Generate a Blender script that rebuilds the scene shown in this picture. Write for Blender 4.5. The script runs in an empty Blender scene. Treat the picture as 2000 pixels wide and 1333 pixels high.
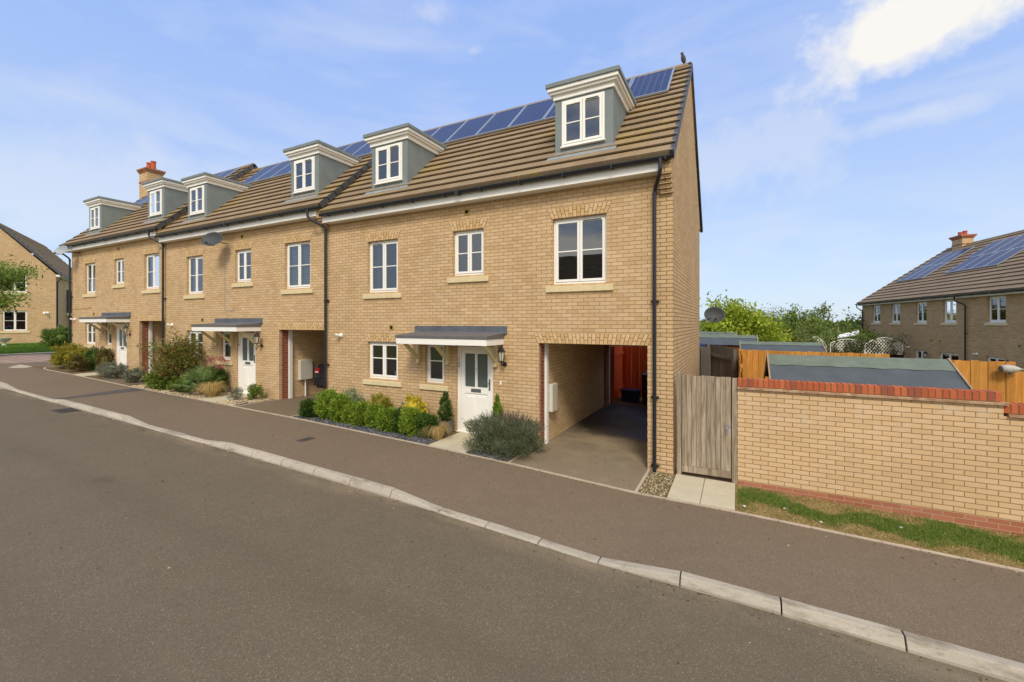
import bpy, math, random
import numpy as np
from mathutils import Vector, Matrix
R_ = math.radians
S = bpy.context.scene
COL = S.collection

# ------------------------------------------------------------------ camera
cam = bpy.data.cameras.new("camera"); cam_o = bpy.data.objects.new("camera", cam); COL.objects.link(cam_o)
cam.sensor_width = 36; cam.lens = 36*847/2000; cam.shift_y = -0.0175
cam.clip_start = 0.05; cam.clip_end = 4000
cam_o.location = (1.027, -8.287, 2.73)
cam_o.rotation_euler = (R_(90), 0, math.atan2(.4610, .8874))
S.camera = cam_o
# ------------------------------------------------------------------ sky, sun, exposure
SUN_EL, SUN_AZ = 44.0, 156.0            # azimuth clockwise from +Y
w = bpy.data.worlds.new("World"); S.world = w; w.use_nodes = True
wt = w.node_tree; wt.nodes.clear()
def wn(t, **k):
    n = wt.nodes.new(t)
    for a, b in k.items(): setattr(n, a, b)
    return n
def wl(a, b): wt.links.new(a, b)
def wmath(op, a, b=None, clamp=False):
    n = wn('ShaderNodeMath', operation=op, use_clamp=clamp)
    for i, v in enumerate((a, b)):
        if v is None: continue
        if isinstance(v, (int, float)): n.inputs[i].default_value = v
        else: wl(v, n.inputs[i])
    return n.outputs[0]
sky = wn('ShaderNodeTexSky', sky_type='NISHITA', sun_disc=False, sun_elevation=R_(SUN_EL), sun_rotation=R_(SUN_AZ), altitude=50, air_density=1.0, dust_density=1.2, ozone_density=1.6)
tc = wn('ShaderNodeTexCoord')
def wvec(v):
    n = wn('ShaderNodeCombineXYZ')
    for i in range(3): n.inputs[i].default_value = v[i]
    return n.outputs[0]
sep = wn('ShaderNodeSeparateXYZ'); wl(tc.outputs['Generated'], sep.inputs[0])
elev = sep.outputs[2]
mp = wn('ShaderNodeMapping'); mp.inputs['Scale'].default_value = (1.2, 1.2, 4.5); mp.inputs['Rotation'].default_value = (0.25, 0.1, 0.6); wl(tc.outputs['Generated'], mp.inputs[0])
nz = wn('ShaderNodeTexNoise', noise_dimensions='3D'); nz.inputs['Scale'].default_value = 2.3; nz.inputs['Detail'].default_value = 9; nz.inputs['Roughness'].default_value = .56; nz.inputs['Distortion'].default_value = .5
wl(mp.outputs[0], nz.inputs['Vector'])
wisp = wmath('MULTIPLY', wmath('SUBTRACT', nz.outputs['Fac'], .45, True), 2.3, True)
nz2 = wn('ShaderNodeTexNoise'); nz2.inputs['Scale'].default_value = 6.5; nz2.inputs['Detail'].default_value = 10; nz2.inputs['Roughness'].default_value = .6
wl(tc.outputs['Generated'], nz2.inputs['Vector'])
def blob(px, py, rx, ry, amt, soft=1.0, tl=.3):
    """a cloud centred on a sky direction, edges broken by noise"""
    F = Vector((-.4610, .8874, 0)); R = Vector((.8874, .4610, 0))
    d = (F + R*((px-1000)/847) + Vector((0, 0, 1))*((631.5-py)/847)).normalized()
    right = d.cross(Vector((0, 0, 1))).normalized(); up = right.cross(d).normalized()
    def dot(v):
        n = wn('ShaderNodeVectorMath', operation='DOT_PRODUCT'); wl(tc.outputs['Generated'], n.inputs[0]); n.inputs[1].default_value = v
        return n.outputs['Value']
    a = wmath('DIVIDE', dot(right), rx); b = wmath('DIVIDE', dot(up), ry)
    tilt = wmath('SUBTRACT', b, wmath('MULTIPLY', a, tl))
    r = wmath('SQRT', wmath('ADD', wmath('MULTIPLY', a, a), wmath('MULTIPLY', tilt, tilt)))
    front = wmath('GREATER_THAN', dot(d), 0.2)
    m = wmath('SUBTRACT', 1.0, r)
    m = wmath('ADD', m, wmath('MULTIPLY', wmath('SUBTRACT', nz2.outputs['Fac'], .5), 3.0*soft))
    m = wmath('MULTIPLY', wmath('MULTIPLY', m, 1.6, True), amt)
    return wmath('MULTIPLY', m, front)
c1 = blob(1830, 5, .20, .105, 1.1, .9, .16)
c6 = blob(1740, 85, .19, .06, .42, 1.3)
c2 = blob(1790, 225, .15, .028, .34, 1.0)
c3 = blob(1440, 320, .20, .10, .28, 1.2)
c7 = blob(150, 360, .42, .12, .30, .8)
c4 = blob(835, 25, .08, .04, .30, 1.2)
c5 = blob(925, 100, .03, .02, .36, 1.0)
cm = c1
for c in (c6, c2, c3, c4, c5, c7): cm = wmath('MAXIMUM', cm, c)
allc = wmath('MAXIMUM', cm, wmath('MULTIPLY', wisp, .42), True)
# broken cloud bank added out of view behind the camera, bright for neutral fill
def dotc(v):
    n = wn('ShaderNodeVectorMath', operation='DOT_PRODUCT'); wl(tc.outputs['Generated'], n.inputs[0]); n.inputs[1].default_value = v
    return n.outputs['Value']
backm = wmath('MULTIPLY', wmath('SUBTRACT', .05, dotc((-.72, .70, -.25))), 2.2, True)
nz3 = wn('ShaderNodeTexNoise'); nz3.inputs['Scale'].default_value = 1.9; nz3.inputs['Detail'].default_value = 8; wl(mp.outputs[0], nz3.inputs['Vector'])
backc = wmath('MULTIPLY', backm, wmath('MULTIPLY', wmath('SUBTRACT', nz3.outputs['Fac'], .36, True), 6.0, True))
allc = wmath('MAXIMUM', allc, wmath('MULTIPLY', backc, .92), True)
hz = wmath('POWER', wmath('SUBTRACT', 1.0, wmath('ABSOLUTE', elev), True), 2.5)
grad = wn('ShaderNodeMix', data_type='RGBA'); wl(hz, grad.inputs[0]); grad.inputs[6].default_value = (2.75, 4.4, 9.0, 1); grad.inputs[7].default_value = (6.2, 7.5, 8.9, 1)
gain = wn('ShaderNodeMix', data_type='RGBA'); gain.inputs[0].default_value = .78
wl(sky.outputs[0], gain.inputs[6]); wl(grad.outputs[2], gain.inputs[7])
mixc = wn('ShaderNodeMix', data_type='RGBA'); wl(allc, mixc.inputs[0]); wl(gain.outputs[2], mixc.inputs[6])
ccol = wn('ShaderNodeMix', data_type='RGBA'); wl(backm, ccol.inputs[0]); ccol.inputs[6].default_value = (7.9, 7.7, 7.4, 1); ccol.inputs[7].default_value = (13.5, 12.6, 11.2, 1); wl(ccol.outputs[2], mixc.inputs[7])
bg = wn('ShaderNodeBackground'); bg.inputs[1].default_value = .10; wl(mixc.outputs[2], bg.inputs[0])
wo = wn('ShaderNodeOutputWorld'); wl(bg.outputs[0], wo.inputs[0])

sl = bpy.data.lights.new("sun", 'SUN'); sl.energy = 2.0; sl.angle = R_(14); sl.color = (1, .93, .80)
so = bpy.data.objects.new("sun", sl); COL.objects.link(so)
az, el = R_(SUN_AZ), R_(SUN_EL)
sd = Vector((math.sin(az)*math.cos(el), math.cos(az)*math.cos(el), math.sin(el)))
so.rotation_euler = sd.to_track_quat('Z', 'Y').to_euler(); so.location = (0, -20, 30)
S.view_settings.view_transform = 'Standard'; S.view_settings.look = 'None'; S.view_settings.exposure = 0.28; S.view_settings.gamma = 1
S.cycles.max_bounces = 6; S.cycles.transparent_max_bounces = 8

# ------------------------------------------------------------------ helpers
def lin(r, g, b):
    f = lambda c: (c/255/12.92) if c/255 <= .04045 else ((c/255+.055)/1.055)**2.4
    return (f(r), f(g), f(b), 1)
def sc(c, k): return (c[0]*k, c[1]*k, c[2]*k, 1)

class NT:
    def __init__(s, name):
        s.m = bpy.data.materials.new(name); s.m.use_nodes = True; s.t = s.m.node_tree; s.t.nodes.clear()
        s.out = s.n('ShaderNodeOutputMaterial'); s.p = s.n('ShaderNodeBsdfPrincipled'); s.l(s.p.outputs[0], s.out.inputs[0])
        s.tc = s.n('ShaderNodeTexCoord')
    def n(s, t, **k):
        n = s.t.nodes.new(t)
        for a, b in k.items(): setattr(n, a, b)
        return n
    def l(s, a, b): s.t.links.new(a, b)
    def put(s, sock, v):
        if hasattr(v, 'links') or hasattr(v, 'is_linked'): s.l(v, sock)
        else: sock.default_value = v
    def math(s, op, a, b=0.0, clamp=False):
        n = s.n('ShaderNodeMath', operation=op, use_clamp=clamp); s.put(n.inputs[0], a); s.put(n.inputs[1], b); return n.outputs[0]
    def noise(s, scale, detail=4, rough=.55, vec=None, stretch=None, dist=0):
        n = s.n('ShaderNodeTexNoise'); n.inputs['Scale'].default_value = scale; n.inputs['Detail'].default_value = detail; n.inputs['Roughness'].default_value = rough; n.inputs['Distortion'].default_value = dist
        v = vec or s.tc.outputs['Object']
        if stretch:
            m = s.n('ShaderNodeMapping'); m.inputs['Scale'].default_value = stretch; s.l(v, m.inputs[0]); v = m.outputs[0]
        s.l(v, n.inputs['Vector']); return n.outputs['Fac']
    def ramp(s, v, a, b, ca=0.0, cb=1.0):
        n = s.n('ShaderNodeMapRange'); s.put(n.inputs[0], v); n.inputs[1].default_value = a; n.inputs[2].default_value = b; n.inputs[3].default_value = ca; n.inputs[4].default_value = cb
        return n.outputs[0]
    def mix(s, f, a, b, mode='MIX'):
        n = s.n('ShaderNodeMix', data_type='RGBA', blend_type=mode); s.put(n.inputs[0], f); s.put(n.inputs[6], a); s.put(n.inputs[7], b); return n.outputs[2]
    def bump(s, h, strength=.3, dist=.01):
        b = s.n('ShaderNodeBump'); b.inputs['Strength'].default_value = strength; b.inputs['Distance'].default_value = dist; s.put(b.inputs['Height'], h); s.l(b.outputs[0], s.p.inputs['Normal'])
    def fin(s, col, rough=.8, spec=.3, metal=0.0):
        s.put(s.p.inputs['Base Color'], col); s.put(s.p.inputs['Roughness'], rough); s.put(s.p.inputs['Specular IOR Level'], spec); s.p.inputs['Metallic'].default_value = metal
        return s.m

def plain(name, c, rough=.6, spec=.3, var=.12, scale=6, metal=0, bump=.0, c2=None):
    t = NT(name)
    f = t.ramp(t.noise(scale, 5), .3, .7)
    fine = t.ramp(t.noise(scale*14, 3), .3, .7)
    col = t.mix(f, sc(c, 1-var), c2 or sc(c, 1+var))
    col = t.mix(t.math('MULTIPLY', fine, .25), col, sc(c, 1-var*2))
    if bump: t.bump(fine, bump, .004)
    return t.fin(col, rough, spec, metal)

def wall_uv(t):
    """object-space wall coordinates: run of the wall, height"""
    s3 = t.n('ShaderNodeSeparateXYZ'); t.l(t.tc.outputs['Object'], s3.inputs[0])
    n3 = t.n('ShaderNodeSeparateXYZ'); t.l(t.tc.outputs['Normal'], n3.inputs[0])
    side = t.math('GREATER_THAN', t.math('ABSOLUTE', n3.outputs[0]), .5)
    m = t.n('ShaderNodeMix', data_type='FLOAT'); t.put(m.inputs[0], side); t.put(m.inputs[2], s3.outputs[0]); t.put(m.inputs[3], t.math('ADD', s3.outputs[1], .1125))
    return m.outputs[0], s3.outputs[2]

def brick_mat(name, ca, cb, mortar, cpale=None, pale=.0, top=None, ms=.0050, rowoff=0.0, darkm=None):
    t = NT(name); u, v = wall_uv(t)
    cv = t.n('ShaderNodeCombineXYZ'); t.put(cv.inputs[0], u); t.put(cv.inputs[1], t.math('ADD', v, rowoff))
    # slight wobble so that joints are not ruler straight
    wob = t.noise(9, 2)
    vm = t.n('ShaderNodeVectorMath', operation='ADD'); t.l(cv.outputs[0], vm.inputs[0])
    wv = t.n('ShaderNodeCombineXYZ'); t.put(wv.inputs[1], t.math('MULTIPLY', t.math('SUBTRACT', wob, .5), .005)); t.put(wv.inputs[0], t.math('MULTIPLY', t.math('SUBTRACT', t.noise(13, 2), .5), .012)); t.l(wv.outputs[0], vm.inputs[1])
    b = t.n('ShaderNodeTexBrick', offset=.5, offset_frequency=2, squash=1.0)
    t.l(vm.outputs[0], b.inputs['Vector']); b.inputs['Scale'].default_value = 1; b.inputs['Mortar Size'].default_value = ms; b.inputs['Mortar Smooth'].default_value = .25
    b.inputs['Brick Width'].default_value = .225; b.inputs['Row Height'].default_value = .075; b.inputs['Bias'].default_value = 0
    b.inputs['Color1'].default_value = ca; b.inputs['Color2'].default_value = cb; b.inputs['Mortar'].default_value = mortar
    # second random per brick: the odd paler or pinker one
    b2 = t.n('ShaderNodeTexBrick', offset=.5, offset_frequency=2, squash=1.0)
    sh = t.n('ShaderNodeVectorMath', operation='ADD'); t.l(vm.outputs[0], sh.inputs[0]); sh.inputs[1].default_value = (22.5, 15.0, 0)
    t.l(sh.outputs[0], b2.inputs['Vector']); b2.inputs['Scale'].default_value = 1; b2.inputs['Mortar Size'].default_value = 0; b2.inputs['Brick Width'].default_value = .225; b2.inputs['Row Height'].default_value = .075
    b2.inputs['Color1'].default_value = (0, 0, 0, 1); b2.inputs['Color2'].default_value = (1, 1, 1, 1)
    rnd = t.n('ShaderNodeSeparateColor'); t.l(b2.outputs[0], rnd.inputs[0])
    isb = t.math('SUBTRACT', 1.0, b.outputs['Fac'])
    col = b.outputs[0]
    if cpale:
        pm = t.math('MULTIPLY', t.ramp(rnd.outputs[0], .72, .95), t.math('MULTIPLY', isb, .4))
        col = t.mix(pm, col, cpale)
    big = t.noise(.7, 5, .6)
    col = t.mix(t.ramp(big, .3, .7, .0, .24), col, sc(mortar, .95))
    fine = t.noise(70, 4, .7)
    col = t.mix(t.ramp(fine, .35, .75, .0, .35), col, t.mix(1.0, col, (.72, .68, .62, 1), 'MULTIPLY'))
    if pale:
        pn = t.math('MULTIPLY', t.ramp(t.noise(2.2, 5, .6), .52, .72), t.ramp(t.noise(9, 4), .4, .65))
        if top is not None: pn = t.math('MULTIPLY', pn, t.ramp(v, top-.75, top, .25, 1.0))
        col = t.mix(t.math('MULTIPLY', pn, pale), col, (.62, .56, .47, 1))
    if darkm is not None:
        dn = t.math('MULTIPLY', t.ramp(v, darkm, darkm-.45), t.ramp(t.noise(5, 5), .35, .7))
        col = t.mix(t.math('MULTIPLY', dn, .35), col, (.16, .13, .09, 1))
    h = t.math('ADD', t.math('MULTIPLY', isb, .7), t.math('MULTIPLY', fine, .3))
    t.bump(h, .55, .008)
    return t.fin(col, .9, .12)

M = {}
M['buff'] = brick_mat('buff_brick', lin(216, 184, 142), lin(198, 166, 122), lin(142, 118, 86), lin(224, 192, 156), darkm=.4, ms=.0056, pale=.3)
M['buffpass'] = brick_mat('buff_brick_passage', lin(226, 196, 152), lin(210, 178, 132), lin(160, 136, 102), lin(226, 198, 160))  # lightened copy of the buff brick, standing in for light inside the passage
M['buffside'] = brick_mat('buff_brick_gable', lin(216, 184, 142), lin(200, 168, 124), lin(108, 84, 56), lin(216, 184, 144), ms=.0064)  # darker, wider mortar paints in the shadow lines of the recessed joints
M['buffgarden'] = brick_mat('buff_brick_garden', lin(222, 190, 148), lin(212, 178, 132), lin(142, 118, 84), lin(224, 188, 146), pale=.8, top=1.6, ms=.006)
M['redbase'] = brick_mat('red_brick', lin(174, 106, 78), lin(152, 88, 66), lin(180, 154, 124), lin(186, 128, 104))
M['redquoin'] = brick_mat('red_quoin_brick', lin(146, 74, 52), lin(124, 58, 42), lin(176, 150, 128))
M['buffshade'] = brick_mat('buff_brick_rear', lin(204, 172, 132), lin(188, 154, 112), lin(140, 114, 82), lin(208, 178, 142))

def island_mat(name, cols, rough=.85, fine=40, spec=.15, bump=.3):
    t = NT(name); g = t.n('ShaderNodeNewGeometry'); r = t.n('ShaderNodeValToRGB'); t.l(g.outputs['Random Per Island'], r.inputs[0])
    r.color_ramp.interpolation = 'CONSTANT' if len(cols) > 3 else 'LINEAR'
    e = r.color_ramp.elements
    while len(e) < len(cols): e.new(.5)
    for i, c in enumerate(cols):
        e[i].position = i/len(cols) if len(cols) > 3 else i/(len(cols)-1); e[i].color = c
    f = t.noise(fine, 4, .65)
    col = t.mix(t.ramp(f, .35, .75, 0, .4), r.outputs[0], t.mix(1.0, r.outputs[0], (.65, .62, .58, 1), 'MULTIPLY'))
    if bump: t.bump(f, bump, .004)
    return t.fin(col, rough, spec)
M['arch'] = island_mat('arch_brick', [lin(208, 174, 126), lin(200, 166, 118), lin(212, 180, 134), lin(204, 170, 122), lin(214, 184, 142)])
M['copingbrick'] = island_mat('coping_brick', [lin(186, 102, 68), lin(178, 94, 62), lin(190, 106, 72), lin(172, 92, 64), lin(150, 86, 68)])
M['mortar'] = plain('mortar', lin(128, 102, 68), .95, .1, .12, 12)
M['creasing'] = plain('creasing_tile', lin(170, 122, 92), .9, .1, .3, 9, c2=lin(206, 180, 146))

def tile_mat(name, base, base2, lichen, row_z, z0, wid=.30):
    t = NT(name); s3 = t.n('ShaderNodeSeparateXYZ'); t.l(t.tc.outputs['Object'], s3.inputs[0])
    cv = t.n('ShaderNodeCombineXYZ'); t.l(s3.outputs[0], cv.inputs[0]); t.put(cv.inputs[1], t.math('SUBTRACT', s3.outputs[2], z0))
    b = t.n('ShaderNodeTexBrick', offset=.5); t.l(cv.outputs[0], b.inputs['Vector']); b.inputs['Scale'].default_value = 1
    b.inputs['Brick Width'].default_value = wid; b.inputs['Row Height'].default_value = row_z; b.inputs['Mortar Size'].default_value = .0035; b.inputs['Mortar Smooth'].default_value = .3
    b.inputs['Color1'].default_value = base; b.inputs['Color2'].default_value = base2; b.inputs['Mortar'].default_value = sc(base, .45)
    f = t.noise(1.3, 6, .6); g = t.noise(30, 5, .7)
    col = t.mix(t.ramp(f, .35, .7, 0, .45), b.outputs[0], sc(base2, .8))
    col = t.mix(t.ramp(g, .4, .7, 0, .4), col, sc(base, .6))
    ln = t.math('MULTIPLY', t.ramp(t.noise(.9, 4, .6), .50, .64), t.ramp(t.noise(14, 5, .7), .42, .62))
    col = t.mix(t.math('MULTIPLY', ln, .75), col, lichen)
    t.bump(t.math('ADD', t.math('MULTIPLY', b.outputs['Fac'], -.6), g), .4, .006)
    return t.fin(col, .88, .15)
EAVE_Y, EAVE_Z, RIDGE_Y, RIDGE_Z = -.3, 5.70, 3.25, 9.10
M['tile'] = tile_mat('roof_tile', lin(156, 135, 108), lin(142, 121, 95), lin(160, 138, 50), (RIDGE_Z-EAVE_Z)/15, EAVE_Z)
M['tile2'] = tile_mat('roof_tile_plain', lin(150, 130, 108), lin(138, 118, 96), lin(150, 134, 90), 3.75/17, 4.15)
M['slate'] = tile_mat('slate', lin(84, 88, 98), lin(70, 74, 84), lin(96, 98, 100), .2, 0, .25)
M['verge'] = plain('dark_verge', lin(78, 78, 78), .55, .35, .2, 5)
M['lead'] = plain('lead', lin(92, 96, 102), .6, .4, .22, 4)
M['leadlight'] = plain('lead_apron', lin(142, 146, 144), .55, .4, .2, 6)
M['dormer'] = plain('grey_green_render', lin(124, 132, 130), .7, .25, .1, 3)
M['white'] = plain('white_upvc', lin(240, 237, 228), .4, .4, .02, 3)
M['whitewood'] = plain('white_painted_wood', lin(238, 235, 226), .5, .3, .03, 4)
M['cream'] = plain('cream_timber', lin(214, 200, 152), .6, .3, .08, 8)
M['stone'] = plain('cast_stone', lin(216, 198, 156), .85, .2, .08, 8, bump=.2)
M['black'] = plain('black_plastic', lin(32, 34, 38), .38, .5, .15, 5)
M['blackmetal'] = plain('black_metal', lin(26, 26, 28), .45, .5, .1, 5)
M['greyroof'] = plain('grey_membrane', lin(104, 102, 100), .7, .3, .12, 5)
M['meter'] = plain('meter_box', lin(206, 200, 184), .5, .3, .04, 5)
M['vent'] = plain('buff_vent', lin(176, 150, 84), .8, .2, .15, 9)
M['darkhole'] = plain('dark_hole', lin(48, 42, 24), .9, .1)
M['room'] = plain('room', lin(70, 64, 58), .9, .1, .2, 2)
M['blind'] = plain('blind_slat', lin(216, 212, 200), .6, .3, .04)
M['curtain'] = plain('curtain', lin(176, 172, 166), .9, .1, .12, 5)
M['terracotta'] = plain('terracotta', lin(184, 92, 62), .85, .15, .15, 8)
M['silver'] = plain('aluminium_frame', lin(176, 180, 184), .35, .5, .05, metal=.6)
M['concrete'] = plain('concrete', lin(184, 174, 156), .9, .15, .1, 3, bump=.4, c2=lin(196, 188, 172))
M['edging'] = plain('edging_concrete', lin(182, 166, 144), .9, .15, .12, 6, bump=.3)
M['slab'] = plain('paving_slab', lin(190, 180, 154), .9, .15, .08, 2.2, bump=.4)
M['felt'] = plain('roofing_felt', lin(84, 90, 94), .92, .15, .12, 3, bump=.5)
M['feltgreen'] = plain('green_roofing_felt', lin(110, 120, 108), .95, .1, .14, 5, bump=.5)
M['darkiron'] = plain('cast_iron', lin(72, 68, 66), .75, .3, .2, 20, bump=.5)
M['lampglass'] = plain('lamp_glass', lin(190, 188, 168), .2, .6, .05)
M['planter'] = plain('grey_planter', lin(92, 92, 96), .75, .25, .15, 9, bump=.3)
M['blue'] = plain('blue_plastic', lin(28, 40, 84), .45, .4, .1)
M['red'] = plain('red_lens', lin(150, 22, 26), .2, .6, .05)
M['yellow'] = plain('yellow_plate', lin(232, 190, 30), .4, .4, .02)
M['carpaint'] = plain('dark_car_paint', lin(24, 26, 34), .22, .6, .05)
M['tyre'] = plain('tyre_rubber', lin(24, 24, 24), .85, .2)
M['dishgrey'] = plain('dish_grey', lin(92, 96, 98), .5, .4, .08, 6)
M['dishdark'] = plain('dish_dark', lin(66, 70, 72), .6, .3, .08, 6)
M['navy'] = plain('navy_roof', lin(24, 40, 72), .6, .3, .1)
M['dishpale'] = plain('dish_pale', lin(152, 160, 164), .5, .4, .06, 6)
M['orange'] = plain('orange_shade', lin(222, 130, 40), .5, .3)
M['whitestone'] = plain('white_stone', lin(206, 200, 188), .8, .2, .12, 14)
M['bark'] = plain('bark', lin(92, 76, 60), .95, .1, .3, 14, bump=.6)
M['twig'] = plain('twig', lin(126, 104, 84), .95, .1, .2, 14)
M['decoy'] = plain('weathered_plastic', lin(176, 172, 160), .6, .3, .2, 16)

def glass_mat(name='window_glass', tint=(.62, .68, .70, 1), add=.10, frost=False):
    t = NT(name); t.t.nodes.remove(t.p)
    gl = t.n('ShaderNodeBsdfGlossy'); gl.inputs['Roughness'].default_value = .015; gl.inputs['Color'].default_value = (.86, .9, .95, 1)
    n = t.noise(1.6, 2); b = t.n('ShaderNodeBump'); b.inputs['Strength'].default_value = .05; b.inputs['Distance'].default_value = .03; t.l(n, b.inputs['Height']); t.l(b.outputs[0], gl.inputs['Normal'])
    tr = t.n('ShaderNodeBsdfTransparent'); tr.inputs['Color'].default_value = tint
    if frost:
        tr = t.n('ShaderNodeBsdfDiffuse'); tr.inputs['Color'].default_value = lin(84, 94, 88)
        gl.inputs['Roughness'].default_value = .22
    fr = t.n('ShaderNodeFresnel'); fr.inputs['IOR'].default_value = 1.5
    f = t.math('ADD', t.math('MULTIPLY', fr.outputs[0], 1.35), add, True)
    mx = t.n('ShaderNodeMixShader'); t.l(f, mx.inputs[0]); t.l(tr.outputs[0], mx.inputs[1]); t.l(gl.outputs[0], mx.inputs[2]); t.l(mx.outputs[0], t.out.inputs[0])
    return t.m
M['glass'] = glass_mat()
M['frost'] = glass_mat('frosted_glass', add=.02, frost=True)

def solar_mat():
    t = NT('solar_cells'); s3 = t.n('ShaderNodeSeparateXYZ'); t.l(t.tc.outputs['Object'], s3.inputs[0])
    def grid(sx, sy, ms, off):
        cv = t.n('ShaderNodeCombineXYZ'); t.put(cv.inputs[0], t.math('ADD', s3.outputs[0], off)); t.put(cv.inputs[1], t.math('ADD', s3.outputs[1], off))
        b = t.n('ShaderNodeTexBrick', offset=0.0); t.l(cv.outputs[0], b.inputs['Vector']); b.inputs['Scale'].default_value = 1; b.inputs['Brick Width'].default_value = sx; b.inputs['Row Height'].default_value = sy; b.inputs['Mortar Size'].default_value = ms
        b.inputs['Mortar Smooth'].default_value = .1
        return b
    b = grid(.158, .158, .0042, 0.0)
    b.inputs['Color1'].default_value = lin(18, 26, 62); b.inputs['Color2'].default_value = lin(14, 20, 54); b.inputs['Mortar'].default_value = lin(104, 122, 168)
    v = t.n('ShaderNodeTexVoronoi'); v.inputs['Scale'].default_value = 45; t.l(t.tc.outputs['Object'], v.inputs['Vector'])
    vs = t.n('ShaderNodeSeparateColor'); t.l(v.outputs['Color'], vs.inputs[0])
    col = t.mix(t.math('MULTIPLY', vs.outputs[0], .35), b.outputs[0], lin(26, 36, 82))
    t.p.inputs['Coat Weight'].default_value = .22; t.p.inputs['Coat Roughness'].default_value = .12
    return t.fin(col, .4, .3)
M['solar'] = solar_mat()

def asphalt_mat(name, c, speck, big=.16, wear=False):
    t = NT(name)
    v = t.n('ShaderNodeTexVoronoi'); v.inputs['Scale'].default_value = 140; t.l(t.tc.outputs['Object'], v.inputs['Vector'])
    vc = t.n('ShaderNodeSeparateColor'); t.l(v.outputs['Color'], vc.inputs[0])
    f1 = t.noise(160, 3, .7); f2 = t.noise(.35, 6, .6); f3 = t.noise(3.0, 6, .62); f4 = t.noise(38, 4, .7)
    col = t.mix(t.ramp(f1, .3, .7), sc(c, .50), sc(c, 1.42))
    col = t.mix(t.ramp(f4, .35, .65, 0, .5), col, t.mix(1.0, col, (.72, .72, .74, 1), 'MULTIPLY'))
    col = t.mix(t.math('MULTIPLY', t.math('GREATER_THAN', vc.outputs[0], .95), .45), col, speck)
    col = t.mix(t.math('MULTIPLY', t.math('LESS_THAN', vc.outputs[1], .10), .5), col, sc(c, .35))
    col = t.mix(t.ramp(f2, .35, .65, 0, big*2.2), col, sc(c, .72))
    col = t.mix(t.ramp(f3, .45, .75, 0, big), col, sc(c, 1.28))
    if wear:
        s3 = t.n('ShaderNodeSeparateXYZ'); t.l(t.tc.outputs['Object'], s3.inputs[0]); yy = t.math('ADD', s3.outputs[1], t.math('MULTIPLY', t.math('SUBTRACT', t.noise(.5, 3), .5), .5))
        for yc, hw_, am in ((-5.3, .35, .30), (-6.9, .35, .26)):     # polished wheel tracks
            m_ = t.math('MULTIPLY', t.ramp(t.math('ABSOLUTE', t.math('ADD', yy, -yc)), hw_, 0, 0, am), 1.0, True); col = t.mix(m_, col, sc(c, .66))
        gm = t.math('MULTIPLY', t.ramp(yy, -3.75, -3.42, 0, .55), t.ramp(t.noise(1.6, 6, .7, stretch=(.5, 1.5, 1)), .42, .68)); col = t.mix(gm, col, lin(150, 132, 104))
    st = t.math('MULTIPLY', t.ramp(t.noise(1.1, 3, .45), .70, .76), t.ramp(f4, .35, .6)); col = t.mix(t.math('MULTIPLY', st, .5), col, sc(c, .42))
    cr = t.n('ShaderNodeTexVoronoi', feature='DISTANCE_TO_EDGE'); cr.inputs['Scale'].default_value = .33; t.l(t.tc.outputs['Object'], cr.inputs['Vector'])
    h = t.math('ADD', t.math('MULTIPLY', v.outputs['Distance'], .6), f1)
    t.bump(h, .55, .006)
    return t.fin(col, .86, .22)
M['asphalt'] = asphalt_mat('road_asphalt', lin(112, 100, 82), lin(178, 166, 144), wear=True)
M['asphalt2'] = asphalt_mat('pavement_asphalt', lin(124, 108, 88), lin(184, 166, 144))
M['asphaltdark'] = asphalt_mat('patched_asphalt', lin(92, 88, 84), lin(150, 142, 132))
def drive_mat():
    t = NT('driveway_asphalt'); c = lin(128, 114, 94)
    f1 = t.noise(150, 3, .7); f2 = t.noise(.9, 6, .65); f3 = t.noise(2.6, 6, .65)
    s3 = t.n('ShaderNodeSeparateXYZ'); t.l(t.tc.outputs['Object'], s3.inputs[0])
    col = t.mix(t.ramp(f1, .3, .7), sc(c, .66), sc(c, 1.3))
    col = t.mix(t.ramp(f3, .48, .7, 0, .35), col, sc(c, 1.45))
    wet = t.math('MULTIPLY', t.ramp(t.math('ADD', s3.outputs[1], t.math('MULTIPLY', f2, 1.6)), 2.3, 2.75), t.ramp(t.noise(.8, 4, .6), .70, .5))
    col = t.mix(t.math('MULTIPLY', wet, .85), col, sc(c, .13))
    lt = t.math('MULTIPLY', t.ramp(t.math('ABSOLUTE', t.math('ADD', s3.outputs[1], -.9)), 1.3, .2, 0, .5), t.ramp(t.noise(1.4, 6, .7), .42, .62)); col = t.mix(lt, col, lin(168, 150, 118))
    t.bump(f1, .4, .005)
    return t.fin(col, t.math('SUBTRACT', .86, t.math('MULTIPLY', wet, .4)), .25)
M['drive'] = drive_mat()
def block_mat():
    t = NT('block_paving'); b = t.n('ShaderNodeTexBrick', offset=.5); t.l(t.tc.outputs['Object'], b.inputs['Vector']); b.inputs['Scale'].default_value = 1; b.inputs['Brick Width'].default_value = .9; b.inputs['Row Height'].default_value = .42; b.inputs['Mortar Size'].default_value = .03
    b.inputs['Color1'].default_value = lin(166, 142, 124); b.inputs['Color2'].default_value = lin(154, 130, 112); b.inputs['Mortar'].default_value = lin(122, 100, 90)
    return t.fin(t.mix(t.ramp(t.noise(3, 5), .3, .7, 0, .4), b.outputs[0], lin(150, 126, 114)), .9, .15)
M['block'] = block_mat()
def ground_mat(name, ca, cb, cc, s=2.0):
    t = NT(name)
    f = t.noise(s, 6, .65); g = t.noise(60, 4, .7)
    col = t.mix(t.ramp(f, .35, .65), ca, cb); col = t.mix(t.ramp(g, .5, .75, 0, .7), col, cc)
    t.bump(g, .8, .02)
    return t.fin(col, .95, .1)
M['terrain'] = ground_mat('rough_ground', lin(104, 112, 62), lin(128, 120, 78), lin(86, 90, 50), .2)
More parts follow.
